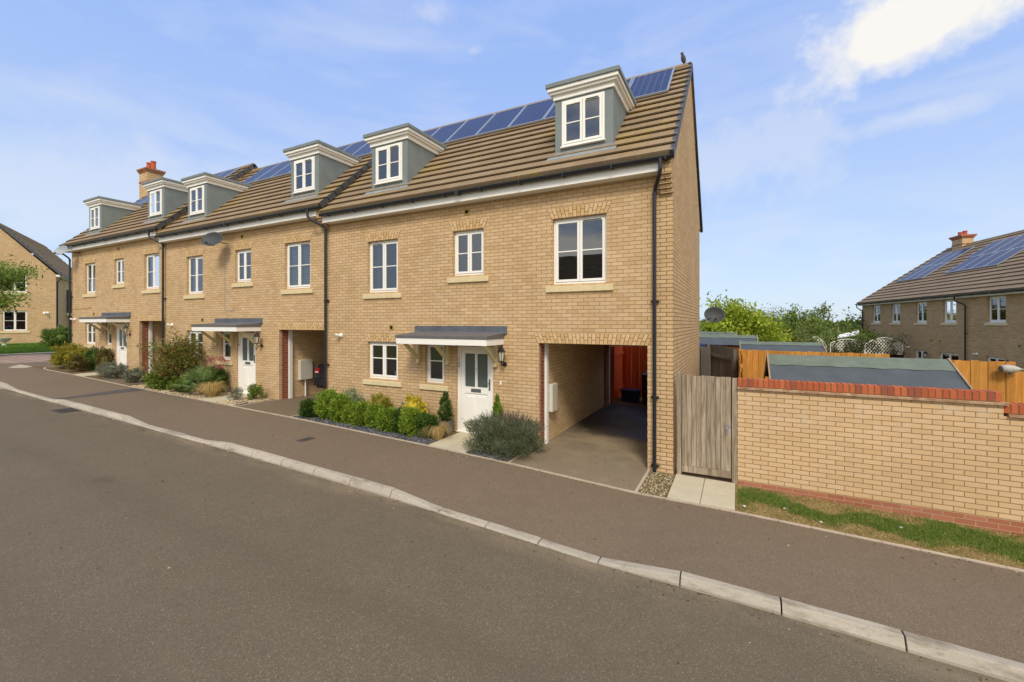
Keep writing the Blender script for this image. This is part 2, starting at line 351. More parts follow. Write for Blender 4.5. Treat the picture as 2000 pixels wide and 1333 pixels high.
M['soil'] = ground_mat('soil', lin(96, 78, 58), lin(122, 102, 74), lin(150, 132, 104), 3)
M['mossy'] = ground_mat('mossy_dirt', lin(92, 84, 50), lin(116, 100, 70), lin(176, 160, 130), 4)
M['drysoil'] = ground_mat('dry_verge', lin(150, 126, 88), lin(112, 98, 62), lin(180, 156, 114), 3.5)
M['lawnbase'] = ground_mat('lawn', lin(96, 118, 52), lin(112, 130, 62), lin(78, 96, 40), 1.2)

def wood_mat(name, ca, cb, knot, sx=1.0, rough=.85):
    t = NT(name); g = t.n('ShaderNodeNewGeometry')
    off = t.n('ShaderNodeCombineXYZ'); t.put(off.inputs[2], t.math('MULTIPLY', g.outputs['Random Per Island'], 37.0)); t.put(off.inputs[0], t.math('MULTIPLY', g.outputs['Random Per Island'], 11.0))
    vm = t.n('ShaderNodeVectorMath', operation='ADD'); t.l(t.tc.outputs['Object'], vm.inputs[0]); t.l(off.outputs[0], vm.inputs[1])
    f = t.noise(22*sx, 7, .62, vec=vm.outputs[0], stretch=(1, 1, .06), dist=.6); k = t.noise(4.5*sx, 3, .5, vec=vm.outputs[0], stretch=(1.6, 1.6, .75))
    b = t.noise(1.7, 4, .6, vec=vm.outputs[0], stretch=(1, 1, .4)); fl = t.noise(110, 3, .6, vec=vm.outputs[0], stretch=(1, 1, .05))
    col = t.mix(t.ramp(f, .36, .64), ca, cb)
    col = t.mix(t.ramp(b, .35, .7, 0, .45), col, sc(cb, .75))
    col = t.mix(t.ramp(fl, .5, .75, 0, .5), col, sc(cb, .55))
    col = t.mix(t.ramp(k, .70, .76, 0, .85), col, knot)
    col = t.mix(1.0, col, t.mix(g.outputs['Random Per Island'], (.8, .8, .8, 1), (1.12, 1.1, 1.06, 1)), 'MULTIPLY')
    t.bump(t.math('ADD', f, fl), .45, .006)
    return t.fin(col, rough, .15)
M['gatewood'] = wood_mat('weathered_gate_wood', lin(196, 182, 158), lin(134, 116, 96), lin(84, 54, 30))
M['greywood'] = wood_mat('grey_fence_wood', lin(118, 112, 104), lin(92, 88, 82), lin(70, 58, 48))
M['orangewood'] = wood_mat('orange_fence_wood', lin(206, 152, 78), lin(184, 124, 56), lin(120, 72, 30))
M['redwood'] = wood_mat('red_fence_wood', lin(226, 104, 60), lin(200, 80, 44), lin(130, 44, 26))
M['shedwood'] = wood_mat('shed_wood', lin(150, 112, 76), lin(120, 86, 56), lin(80, 52, 30))
M['trimwood'] = wood_mat('barge_board_wood', lin(186, 164, 140), lin(150, 128, 106), lin(110, 84, 60))
M['darkwood'] = wood_mat('dark_fence_wood', lin(78, 52, 42), lin(58, 38, 32), lin(40, 26, 22))

def leaf_mat(name, cols, trans=.25, rough=.6):
    t = NT(name); g = t.n('ShaderNodeNewGeometry'); r = t.n('ShaderNodeValToRGB'); t.l(g.outputs['Random Per Island'], r.inputs[0])
    e = r.color_ramp.elements
    while len(e) < len(cols): e.new(.5)
    for i, c in enumerate(cols): e[i].position = i/max(1, len(cols)-1); e[i].color = c
    f = t.noise(2.2, 3)
    col = t.mix(t.ramp(f, .35, .65, 0, .35), r.outputs[0], t.mix(1.0, r.outputs[0], (.6, .62, .55, 1), 'MULTIPLY'))
    t.fin(col, rough, .25)
    tl = t.n('ShaderNodeBsdfTranslucent'); t.l(col, tl.inputs[0]); mx = t.n('ShaderNodeMixShader'); mx.inputs[0].default_value = trans
    t.l(t.p.outputs[0], mx.inputs[1]); t.l(tl.outputs[0], mx.inputs[2]); t.l(mx.outputs[0], t.out.inputs[0])
    return t.m
L = dict(
 box=leaf_mat('conifer_green', [lin(84, 116, 34), lin(134, 162, 50), lin(180, 196, 80)], .35),
 dark=leaf_mat('dark_evergreen', [lin(52, 78, 32), lin(78, 104, 40), lin(104, 130, 56)]),
 gold=leaf_mat('golden_green', [lin(120, 128, 40), lin(158, 150, 52), lin(186, 170, 74)]),
 yellow=leaf_mat('yellow_variegated', [lin(150, 146, 36), lin(206, 184, 44), lin(226, 206, 84)]),
 silver=leaf_mat('silver_green', [lin(98, 122, 84), lin(130, 148, 108), lin(168, 180, 144)]),
 lav=leaf_mat('lavender_leaf', [lin(84, 98, 68), lin(116, 124, 92), lin(150, 154, 122)]),
 lavfl=leaf_mat('lavender_spike', [lin(84, 68, 76), lin(110, 90, 92), lin(128, 104, 104)]),
 dry=leaf_mat('dry_grass', [lin(162, 134, 78), lin(198, 168, 102), lin(220, 196, 138)]),
 greygreen=leaf_mat('grey_green', [lin(96, 104, 84), lin(124, 128, 104), lin(150, 152, 130)]),
 mid=leaf_mat('mid_green', [lin(78, 102, 38), lin(114, 134, 50), lin(150, 160, 76)]),
 olive=leaf_mat('olive_green', [lin(80, 104, 40), lin(122, 136, 56), lin(136, 124, 58), lin(156, 110, 64)], .3),
 brown=leaf_mat('russet', [lin(110, 76, 50), lin(120, 110, 56), lin(92, 100, 48)]),
 yg=leaf_mat('yellow_green', [lin(128, 146, 32), lin(168, 186, 52), lin(200, 208, 88)], .4),
 tree=leaf_mat('tree_green', [lin(78, 102, 44), lin(112, 136, 60), lin(146, 166, 88)], .35),
 treelight=leaf_mat('light_tree_green', [lin(92, 118, 48), lin(132, 154, 66), lin(170, 184, 92)], .4),
 scrub=leaf_mat('scrub_green', [lin(104, 122, 60), lin(138, 150, 80), lin(172, 176, 112)], .3),
 palm=leaf_mat('palm_green', [lin(96, 124, 62), lin(132, 156, 88), lin(166, 184, 124)], .3),
 pink=leaf_mat('pink_flower', [lin(150, 60, 70), lin(178, 84, 92), lin(190, 112, 112)], .3),
 grass=leaf_mat('grass_blade', [lin(78, 116, 36), lin(98, 138, 46), lin(122, 150, 62)], .3),
 lawn=leaf_mat('lawn_blade', [lin(78, 108, 38), lin(102, 138, 48), lin(124, 150, 62), lin(160, 160, 92)], .3),
 ivy=leaf_mat('ivy', [lin(52, 66, 34), lin(80, 92, 48), lin(112, 84, 62)], .15),
 wood=leaf_mat('far_trees', [lin(92, 110, 78), lin(112, 128, 92)], .1),
)

def tag(o, label=None, cat=None, group=None, kind=None):
    if label: o['label'] = label
    if cat: o['category'] = cat
    if group: o['group'] = group
    if kind: o['kind'] = kind
    return o
def empty(name, loc, label, cat, group=None, rz=0):
    o = bpy.data.objects.new(name, None); COL.objects.link(o); o.location = loc; o.rotation_euler = (0, 0, rz); o.empty_display_size = .2
    return tag(o, label, cat, group)

class MB:
    def __init__(s): s.v = []; s.f = []
    def add(s, vs, fs):
        k = len(s.v); s.v += [tuple(p) for p in vs]; s.f += [tuple(i+k for i in f) for f in fs]; return s
    def box(s, x0, x1, y0, y1, z0, z1):
        return s.add([(x0, y0, z0), (x1, y0, z0), (x1, y1, z0), (x0, y1, z0), (x0, y0, z1), (x1, y0, z1), (x1, y1, z1), (x0, y1, z1)],
                     [(0, 3, 2, 1), (4, 5, 6, 7), (0, 1, 5, 4), (1, 2, 6, 5), (2, 3, 7, 6), (3, 0, 4, 7)])
    def hexa(s, p): return s.add(p, [(0, 3, 2, 1), (4, 5, 6, 7), (0, 1, 5, 4), (1, 2, 6, 5), (2, 3, 7, 6), (3, 0, 4, 7)])
    def quad(s, a, b, c, d): return s.add([a, b, c, d], [(0, 1, 2, 3)])
    def prism_x(s, poly, x0, x1):          # poly = [(y,z)] extruded along x
        n = len(poly); vs = [(x0, y, z) for y, z in poly]+[(x1, y, z) for y, z in poly]
        fs = [tuple(range(n)), tuple(range(2*n-1, n-1, -1))]+[((i+1) % n, i, n+i, n+(i+1) % n) for i in range(n)]
        return s.add(vs, fs)
    def tube(s, pts, r, seg=8, caps=True):
        pts = [Vector(p) for p in pts]; rings = []
        rs = r if isinstance(r, (list, tuple)) else [r]*len(pts)
        k0 = len(s.v); prev = None
        for i, p in enumerate(pts):
            d = (pts[min(i+1, len(pts)-1)]-pts[max(i-1, 0)]).normalized()
            if prev is None:
                a = d.orthogonal().normalized()
            else:
                a = (prev-d*prev.dot(d)).normalized()
            prev = a; b = d.cross(a)
            for j in range(seg):
                t = 2*math.pi*j/seg; s.v.append(tuple(p+(a*math.cos(t)+b*math.sin(t))*rs[i]))
        for i in range(len(pts)-1):
            for j in range(seg):
                s.f.append((k0+i*seg+j, k0+i*seg+(j+1) % seg, k0+(i+1)*seg+(j+1) % seg, k0+(i+1)*seg+j))
        if caps:
            s.f.append(tuple(k0+j for j in reversed(range(seg)))); s.f.append(tuple(k0+(len(pts)-1)*seg+j for j in range(seg)))
        return s
    def lathe(s, prof, c=(0, 0, 0), seg=16, M4=None):
        k = len(s.v); c = Vector(c)
        for r, z in prof:
            for j in range(seg):
                t = 2*math.pi*j/seg; p = Vector((r*math.cos(t), r*math.sin(t), z))
                if M4: p = M4 @ p
                s.v.append(tuple(p+c))
        for i in range(len(prof)-1):
            for j in range(seg):
                s.f.append((k+i*seg+j, k+i*seg+(j+1) % seg, k+(i+1)*seg+(j+1) % seg, k+(i+1)*seg+j))
        s.f.append(tuple(k+j for j in reversed(range(seg)))); s.f.append(tuple(k+(len(prof)-1)*seg+j for j in range(seg)))
        return s
    def build(s, name, mat, parent=None, bevel=0, smooth=False, fixn=True):
        me = bpy.data.meshes.new(name); me.from_pydata(s.v, [], s.f)
        if fixn:
            import bmesh
            bm = bmesh.new(); bm.from_mesh(me); bmesh.ops.recalc_face_normals(bm, faces=bm.faces); bm.to_mesh(me); bm.free()
        me.update(); me.materials.append(mat)
        o = bpy.data.objects.new(name, me); COL.objects.link(o)
        if parent: o.parent = parent
        if smooth:
            for p in me.polygons: p.use_smooth = True
        if bevel:
            m = o.modifiers.new('bevel', 'BEVEL'); m.width = bevel; m.segments = 2; m.limit_method = 'ANGLE'; m.angle_limit = R_(50)
        return o

def interp(xs, ys, x): return float(np.interp(x, xs, ys))
GX = [-60, -45, -30, -21.5, -17, -12, -8.5, -4.5, -2.65, -.4, 1, 4, 10, 14, 60]
GZ = [1.3, 1.25, .93, .72, .57, .45, .36, .22, .14, .01, -.01, -.1, -.3, -.35, -.6]
def g(x): return interp(GX, GZ, x)
def zr(x): return g(x)-.09
def ssm(a, b, x):
    t = min(1, max(0, (x-a)/(b-a))); return t*t*(3-2*t)

# ================================================================== SETTING
def sheet(name, xs, ys, zf, mat, parent=None, kind='structure'):
    m = MB(); nx, ny = len(xs), len(ys)
    m.v = [(x, y, zf(x, y)) for y in ys for x in xs]
    m.f = [(j*nx+i, j*nx+i+1, (j+1)*nx+i+1, (j+1)*nx+i) for j in range(ny-1) for i in range(nx-1)]
    o = m.build(name, mat, parent, smooth=True, fixn=False); tag(o, kind=kind); return o
def frange(a, b, n): return [a+(b-a)*i/(n-1) for i in range(n)]
def terr(x, y):
    z = g(max(-50, min(14, x)))-.16
    back = ssm(2, 16, y)*ssm(.4, 3, x)*.75+ssm(8, 30, y)*.9*(1-ssm(.4, 3, x))*ssm(-30, -20, x)
    return z-back-ssm(16, 60, y)*.5
sheet('terrain', [-1500, -400, -120, -60, -45, -40]+frange(-35, 20, 56)+[25, 40, 80, 200, 600, 1500], [-600, -200, -60, -30, -20, -12, -6, -3, -1, 0, 1]+frange(2, 34, 17)+[50, 100, 250, 700, 2500], terr, M['terrain'])
XS = [-90, -60, -45]+frange(-34, 14, 97)+[20, 40]
sheet('road', XS, [-11.2, -9, -7, -5.2, -4, -3.3], lambda x, y: zr(x)+.05*min(1, (-3.3-y)/3.5), M['asphalt'])
FULL, LOW = .105, .022
def up(x):
    P = [(-100, FULL), (-20.6, FULL), (-19.7, LOW), (-16.9, LOW), (-16.0, FULL), (-12.1, FULL), (-11.2, LOW), (-8.8, LOW), (-7.9, FULL), (-3.62, FULL), (-2.72, LOW), (-.42, LOW), (.48, FULL), (100, FULL)]
    return interp([p[0] for p in P], [p[1] for p in P], x)
def zpav(x, y):
    t = min(1, max(0, (y+3.2)/2.0)); return (zr(x)+up(x)-.006)*(1-t)+g(x)*t
sheet('pavement', [-34]+frange(-28.3, 14, 142)+[20, 40], [-3.205, -2.9, -2.4, -1.8, -1.2], zpav, M['asphalt2'])
# kerb stones
kb = MB(); edges = []
marks = [-3.62, -2.72, -.42, .48, -7.9, -8.8, -11.2, -12.1, -16.0, -16.9, -19.7, -20.6]
def stones(a, b, step=.915):
    n = max(1, round((b-a)/step)); return [(a+(b-a)*i/n, a+(b-a)*(i+1)/n) for i in range(n)]
segs = []
mk = sorted(marks); pts_ = [-60]+mk+[20]
for a, b in zip(pts_[:-1], pts_[1:]): segs += stones(a, b)
rk = random.Random(4)
for a, b in segs:
    a2, b2 = a+.0065, b-.0065; j = rk.uniform(-.004, .004)
    def prof(x):
        u = up(x); z0 = zr(x)-.15; zt = zr(x)+u+j
        bat = .030*min(1, u/.1)
        return [(x, -3.2+j, z0), (x, -3.345, z0), (x, -3.342, zr(x)+max(.008, u*.25)), (x, -3.332+bat, zt-.012), (x, -3.32+bat, zt), (x, -3.2+j, zt)]
    A, B = prof(a2), prof(b2); n = 6
    kb.add(A+B, [tuple(range(n)), tuple(range(2*n-1, n-1, -1))]+[((i+1) % n, i, n+i, n+(i+1) % n) for i in range(n)])
def kerb_mat():
    t = NT('kerb_concrete'); c = lin(182, 172, 156); gg = t.n('ShaderNodeNewGeometry')
    f = t.noise(2.2, 6, .6, stretch=(.5, 3, 3)); s = t.noise(50, 4, .7); d = t.noise(2.2, 5, .7, stretch=(.8, 1.5, 3))
    col = t.mix(t.ramp(f, .3, .7), sc(c, .82), sc(c, 1.04)); col = t.mix(t.ramp(s, .5, .8, 0, .5), col, sc(c, .6)); col = t.mix(t.ramp(d, .52, .68, 0, .7), col, lin(120, 108, 92)); col = t.mix(t.ramp(t.noise(8, 5, .7, stretch=(.8, 1.4, 1.4)), .56, .7, 0, .45), col, lin(106, 96, 82))
    col = t.mix(1.0, col, t.mix(gg.outputs['Random Per Island'], (.88, .88, .86, 1), (1.05, 1.04, 1, 1)), 'MULTIPLY')
    t.bump(s, .35, .004); return t.fin(col, .88, .2)
ko = kb.build('kerb', kerb_mat(), bevel=.006); tag(ko, kind='structure')
# concrete edging between pavement and the plots
ed = MB()
line = [(x, -1.22) for x in frange(9, -24.2, 90)]+[(-24.9, -1.16), (-25.4, -1.0), (-25.8, -.7), (-26.1, -.2), (-26.2, .6), (-26.2, 3)]
def strip(mb, pts, w, zf, gap=.006, every=1, th=.03):
    for i in range(0, len(pts)-every, every):
        a, b = Vector(pts[i]), Vector(pts[i+every]); d = (b-a).normalized(); n = Vector((-d.y, d.x))*w/2; a2 = a+d*gap/2; b2 = b-d*gap/2
        P = [a2-n, b2-n, b2+n, a2+n]; za, zb = zf(a2.x, a2.y), zf(b2.x, b2.y); zz = [za, zb, zb, za]
        mb.hexa([(p.x, p.y, z-th) for p, z in zip(P, zz)]+[(p.x, p.y, z) for p, z in zip(P, zz)])
strip(ed, line, .05, lambda x, y: g(x)+.013, every=1)
for x in (-2.73, -.42, -8.93, -11.25):
    strip(ed, [(x, y) for y in (-1.19, -.6, -.02)], .05, lambda x, y: g(x)+.013)
tag(ed.build('edging', M['edging']), kind='structure')
# drives, beds, paths (separate sheets)
def gsheet(name, x0, x1, y0, y1, mat, dz=.004, kind='structure', nx=12, ny=6):
    return sheet(name, frange(x0, x1, nx), frange(y0, y1, ny), lambda x, y: g(x)+dz, mat, kind=kind)
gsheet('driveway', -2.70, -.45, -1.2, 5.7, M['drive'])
gsheet('yard', -3.2, 1.0, 5.72, 9.5, M['soil'], .006)
gsheet('driveway', -11.22, -8.96, -1.2, 6, M['asphalt2'])
gsheet('driveway', -19.9, -17.6, -1.2, 6, M['asphalt2'])
gsheet('planting_bed', -8.91, -4.62, -1.19, .02, M['soil'])
gsheet('planting_bed', -3.66, -2.76, -1.19, .02, M['soil'])
gsheet('dirt_strip', -.395, .045, -1.19, .02, M['mossy'])
gsheet('planting_bed', -17.55, -11.28, -1.19, .02, M['soil'])
gsheet('planting_bed', -26.2, -19.95, -1.19, 3, M['soil'])
gsheet('verge_ground', 1.0, 12, -1.19, .02, M['drysoil'], .004, nx=30)
gsheet('garden_ground', .0, 1.0, .04, 7, M['soil'])
def slabs(name, x0, x1, y0, y1, nx, ny, dz=.018, mat='slab'):
    m = MB(); r = random.Random(name+str(x0))
    for i in range(nx):
        for j in range(ny):
            a, b = x0+(x1-x0)*i/nx+.004, x0+(x1-x0)*(i+1)/nx-.004; c, d = y0+(y1-y0)*j/ny+.004, y0+(y1-y0)*(j+1)/ny-.004
            e = r.uniform(-.004, .004); m.hexa([(a, c, g(a)-.05), (b, c, g(b)-.05), (b, d, g(b)-.05), (a, d, g(a)-.05), (a, c, g(a)+dz+e), (b, c, g(b)+dz+e), (b, d, g(b)+dz-e), (a, d, g(a)+dz-e)])
    return tag(m.build(name, M[mat], bevel=.004), kind='structure')
slabs('path', -4.6, -3.68, -1.18, .0, 2, 2)
slabs('path', .05, 1.0, -1.18, .0, 2, 2)
slabs('path', -13.15, -12.25, -1.18, .0, 2, 2)
slabs('path', -21.9, -21.0, -1.18, .0, 2, 2)
# lane at the far left: block paving, pale channel, grass
sheet('side_lane', frange(-33.6, -28.3, 8), frange(-3.2, 14, 12), lambda x, y: g(x)+.0, M['block'])
sheet('side_lane_edge', frange(-28.32, -26.22, 4), frange(-1.2, 14, 8), lambda x, y: g(x)-.004, M['asphalt2'])
sheet('channel', frange(-34.3, -33.6, 3), frange(-3.2, 14, 12), lambda x, y: g(x)+.03, M['edging'])
lawn = sheet('lawn', frange(-47, -34.3, 12), frange(-3.2, 14, 12), lambda x, y: g(x)+.03, M['lawnbase'])
mk_ = MB(); mk_.quad((-20.1, -3.36, zr(-20)+.006), (-23.5, -3.36, zr(-23.5)+.006), (-23.5, -3.95, zr(-23.5)+.012), (-21.6, -3.8, zr(-21.6)+.012))
tag(mk_.build('pale_crossing_strip', M['edging']), kind='structure')
mk_ = MB(); mk_.hexa([(-26.5, -1.80, g(-26.3)-.1), (-25.6, -1.65, g(-25)-.1), (-26.2, -1.15, g(-26)-.1), (-27.3, -1.25, g(-28)-.1), (-26.5, -1.80, g(-26.3)+.010), (-25.6, -1.65, g(-25)+.014), (-26.2, -1.15, g(-26)+.010), (-27.3, -1.25, g(-28)+.010)])
tag(mk_.build('pale_crossing_strip', M['edging']), kind='structure')
# repaired band in the pavement
m = MB()
for i in range(8):
    y0, y1 = -3.19+i*.247, -3.19+(i+1)*.247; x0 = -16.85; x1 = -16.1
    m.quad((x0+.04*math.sin(i), y0, zpav(x0, y0)+.005), (x1, y0, zpav(x1, y0)+.005), (x1, y1, zpav(x1, y1)+.005), (x0+.04*math.sin(i+1), y1, zpav(x0, y1)+.005))
tag(m.build('pavement_patch', M['asphaltdark']), kind='structure')

# ================================================================== HOUSES
def wall_panel(m, x0, x1, z0, z1, y0, y1, holes):
    """front/back faces with rectangular openings and their reveals"""
    xs = sorted(set([x0, x1]+[h[0] for h in holes]+[h[1] for h in holes])); zs = sorted(set([z0, z1]+[max(z0, h[2]) for h in holes]+[h[3] for h in holes]))
    def inh(x, z): return any(h[0] < x < h[1] and h[2] < z < h[3] for h in holes)
    nx, nz = len(xs), len(zs); base = len(m.v)
    for y in (y0, y1):
        for z in zs:
            for x in xs: m.v.append((x, y, z))
    N = nx*nz; idx = lambda i, j, b: base+b*N+j*nx+i
    solid = {}
    for i in range(nx-1):
        for j in range(nz-1):
            solid[i, j] = not inh((xs[i]+xs[i+1])/2, (zs[j]+zs[j+1])/2)
    for (i, j), s in solid.items():
        if not s: continue
        m.f.append((idx(i, j, 0), idx(i+1, j, 0), idx(i+1, j+1, 0), idx(i, j+1, 0)))
        m.f.append((idx(i, j, 1), idx(i, j+1, 1), idx(i+1, j+1, 1), idx(i+1, j, 1)))
        if not solid.get((i-1, j), False): m.f.append((idx(i, j, 0), idx(i, j+1, 0), idx(i, j+1, 1), idx(i, j, 1)))
        if not solid.get((i+1, j), False): m.f.append((idx(i+1, j, 0), idx(i+1, j, 1), idx(i+1, j+1, 1), idx(i+1, j+1, 0)))
        if not solid.get((i, j-1), False): m.f.append((idx(i, j, 0), idx(i, j, 1), idx(i+1, j, 1), idx(i+1, j, 0)))
        if not solid.get((i, j+1), False): m.f.append((idx(i, j+1, 0), idx(i+1, j+1, 0), idx(i+1, j+1, 1), idx(i, j+1, 1)))

def window(par, x0, x1, z0, z1, y=.078, lights=2, bars=True, sill=True, fill=None, barz=.5, shut=None, vent=None, sillmat='stone', name='window', room=True, fw=.045, sashw=.05):
    """white casement in a reveal: frame, panes, stone sill, room behind"""
    m = MB(); fy0, fy1 = y, y+.065
    m.box(x0, x0+fw, fy0, fy1, z0, z1); m.box(x1-fw, x1, fy0, fy1, z0, z1); m.box(x0+fw, x1-fw, fy0, fy1, z1-fw, z1); m.box(x0+fw, x1-fw, fy0, fy1, z0, z0+fw)
    xi0, xi1 = x0+fw, x1-fw; wl_ = (xi1-xi0)/lights; panes = []
    for i in range(lights):
        a, b = xi0+i*wl_+.004, xi0+(i+1)*wl_-.004; c, d = z0+fw+.004, z1-fw-.004; s = sashw
        sy0, sy1 = y-.012, y+.04
        m.box(a, a+s, sy0, sy1, c, d); m.box(b-s, b, sy0, sy1, c, d); m.box(a+s, b-s, sy0, sy1, c, c+s); m.box(a+s, b-s, sy0, sy1, d-s, d)
        if bars:
            zc = c+(d-c)*barz; m.box(a+s, b-s, sy0+.006, sy1-.008, zc-.012, zc+.012)
        panes.append((a+s, b-s, c+s, d-s))
    m.box(x0-.02, x1+.02, y-.05, y+.03, z0-.03, z0-.002)
    wo_ = m.build(name, M['white'], par, bevel=.004)
    for a, b, c, d in panes:
        p = MB(); p.quad((a-.004, y+.012, c-.004), (b+.004, y+.012, c-.004), (b+.004, y+.012, d+.004), (a-.004, y+.012, d+.004)); p.build('pane', M['glass'], wo_)
    if vent is not None:
        a, b, c, d = panes[vent]; v = MB(); v.box(a+.02, b-.02, y-.03, y-.008, d+.012, d+.03); v.build('trickle_vent', M['dishgrey'], wo_)
    if sill:
        s_ = MB(); s_.hexa([(x0-.14, -.045, z0-.16), (x1+.14, -.045, z0-.16), (x1+.14, .10, z0-.16), (x0-.14, .10, z0-.16), (x0-.14, -.045, z0-.045), (x1+.14, -.045, z0-.045), (x1+.14, .10, z0-.032), (x0-.14, .10, z0-.032)])
        s_.build('sill', M[sillmat], wo_, bevel=.006)
    if room:
        rm = MB(); ya, yb = y+.07, y+1.3; e = .02
        rm.quad((x0-.3, yb, z0-.4), (x1+.3, yb, z0-.4), (x1+.3, yb, z1+.1), (x0-.3, yb, z1+.1))
        rm.quad((x0-e, ya, z0-.0), (x0-.3, yb, z0-.4), (x0-.3, yb, z1+.1), (x0-e, ya, z1)); rm.quad((x1+e, ya, z0), (x1+.3, yb, z0-.4), (x1+.3, yb, z1+.1), (x1+e, ya, z1))
        rm.quad((x0-e, ya, z0), (x1+e, ya, z0), (x1+.3, yb, z0-.4), (x0-.3, yb, z0-.4)); rm.quad((x0-e, ya, z1), (x1+e, ya, z1), (x1+.3, yb, z1+.1), (x0-.3, yb, z1+.1))
        rm.build('room_interior', M['room'], wo_)
    if fill == 'blind':
        b_ = MB(); n = int((z1-z0-.1)/.05)
        for k in range(n):
            zz = z0+.06+k*.05; b_.hexa([(x0+.05, y+.09, zz), (x1-.05, y+.09, zz), (x1-.05, y+.11, zz+.036), (x0+.05, y+.11, zz+.036), (x0+.05, y+.087, zz+.002), (x1-.05, y+.087, zz+.002), (x1-.05, y+.107, zz+.038), (x0+.05, y+.107, zz+.038)])
        b_.build('blind', M['blind'], wo_)
    if fill in ('curtain', 'curtains', 'roller'):
        c_ = MB()
        def drape(a, b, zt, zb):
            n = 24
            for k in range(n):
                u0, u1 = a+(b-a)*k/n, a+(b-a)*(k+1)/n; o0, o1 = .02*math.sin(k*1.9), .02*math.sin((k+1)*1.9)
                c_.quad((u0, y+.14+o0, zb), (u1, y+.14+o1, zb), (u1, y+.14+o1, zt), (u0, y+.14+o0, zt))
        wd = x1-x0
        if fill == 'curtain': drape(x0+.02, x0+wd*.32, z1, z0)
        elif fill == 'curtains': drape(x0+.02, x1-.02, z1, z0)
        else: c_.box(x0+.05, x1-.05, y+.1, y+.104, z1-(z1-z0)*.32, z1-.04)
        c_.build('curtain', M['curtain'], wo_)
    return wo_

def arch(par, x0, x1, z, h=.215, splay=.11, name='brick_arch'):
    m = MB(); n = int(round((x1-x0)/.077)); y0 = -.004
    bk = MB(); bk.add([(x0-.02, y0+.002, z+.002), (x1+.02, y0+.002, z+.002), (x1+splay, y0+.002, z+h), (x0-splay, y0+.002, z+h)], [(0, 1, 2, 3)]); bk.build('arch_mortar', M['mortar'], par)
    def pt(u, v):       # u along 0..1, v 0..1
        xa, xb = x0-.015-(splay-.015)*v, x1+.015+(splay-.015)*v; return xa+(xb-xa)*u, z+.002+(h-.002)*v
    for i in range(n):
        u0, u1 = (i+.075)/n, (i+.925)/n; sp = .36 if i % 2 else .64
        for v0, v1 in ((.02, sp-.025), (sp+.025, .985)):
            P = [pt(u0, v0), pt(u1, v0), pt(u1, v1), pt(u0, v1)]
            m.hexa([(P[0][0], y0-.003, P[0][1]), (P[1][0], y0-.003, P[1][1]), (P[1][0], y0+.008, P[1][1]), (P[0][0], y0+.008, P[0][1]), (P[3][0], y0-.003, P[3][1]), (P[2][0], y0-.003, P[2][1]), (P[2][0], y0+.008, P[2][1]), (P[3][0], y0+.008, P[3][1])])
    return m.build(name, M['arch'], par)

def stepped_roof(par, x0, x1, ey=EAVE_Y, ez=EAVE_Z, ry=RIDGE_Y, rz=RIDGE_Z, n=15, mat='tile', lift=.068, name='roof', both=True):
    sl = Vector((ry-ey, rz-ez)); Lg = sl.length; d = sl.normalized(); nn = Vector((-d.y, d.x))
    up_ = []
    for i in range(n):
        a = Vector((ey, ez))+d*(Lg*i/n); b = Vector((ey, ez))+d*(Lg*(i+1)/n)
        if i: up_ += [a+d*.07+nn*.004, a+nn*(lift-.028)]
        up_ += [a+nn*lift, b+d*.07+nn*.008]
    if both: poly = up_+[Vector((2*ry-p.x, p.y)) for p in reversed(up_)]+[Vector((2*ry-ey-.02, ez-.05)), Vector((ry, rz-.16)), Vector((ey+.02, ez-.05))]
    else: poly = up_+[Vector((ry, rz-.16)), Vector((ey+.02, ez-.05))]
    m = MB(); m.prism_x([(p.x, p.y) for p in poly], x0, x1)
    return m.build(name, M[mat], par, fixn=True), (d, nn, Lg)

def verge(par, x, side, ey=EAVE_Y, ez=EAVE_Z, ry=RIDGE_Y, rz=RIDGE_Z, n=15, both=True, name='verge'):
    sl = Vector((ry-ey, rz-ez)); Lg = sl.length; d = sl.normalized(); nn = Vector((-d.y, d.x)); m = MB()
    for mir in ((1, -1) if both else (1,)):
        for i in range(n):
            s0, s1 = Lg*i/n-.03, Lg*(i+1)/n+.0
            P = []
            for s, h0, h1 in ((s0, -.09, .066), (s1, -.09, .036)):
                for h in (h0, h1):
                    p = Vector((ey, ez))+d*s+nn*h
                    if mir < 0: p = Vector((2*ry-p.x, p.y))
                    P.append(p)
            xa, xb = (x-.045, x+.022) if side > 0 else (x-.022, x+.045)
            m.hexa([(xa, P[0].x, P[0].y), (xb, P[0].x, P[0].y), (xb, P[2].x, P[2].y), (xa, P[2].x, P[2].y), (xa, P[1].x, P[1].y), (xb, P[1].x, P[1].y), (xb, P[3].x, P[3].y), (xa, P[3].x, P[3].y)])
    return m.build(name, M['verge'], par)

def ridge(par, x0, x1, ry=RIDGE_Y, rz=RIDGE_Z, mat='tile'):
    m = MB(); n = max(1, int((x1-x0)/.45))
    for i in range(n):
        a, b = x0+(x1-x0)*i/n+.004, x0+(x1-x0)*(i+1)/n-.004
        m.prism_x([(ry+.14*math.sin(t), rz-.07+.13*math.cos(t)) for t in frange(-1.5, 1.5, 8)], a, b)
    return m.build('ridge', M[mat], par)

def gutter(par, x0, x1, y=-.318, z=EAVE_Z-.055, name='gutter'):
    m = MB(); n = 9
    prof = [(y+.06*math.cos(t), z+.055*math.sin(t)) for t in frange(math.pi, 2*math.pi, n)]
    m.prism_x(prof+[(y+.06, z+.012), (y-.06, z+.012)], x0, x1)
    k = x0+.3
    while k < x1:
        m.box(k-.012, k+.012, y-.066, y+.12, z-.064, z-.0); k += .95
    m.box((x0+x1)/2-.05, (x0+x1)/2+.05, y-.068, y+.066, z-.066, z+.0)
    return m.build(name, M['black'], par)

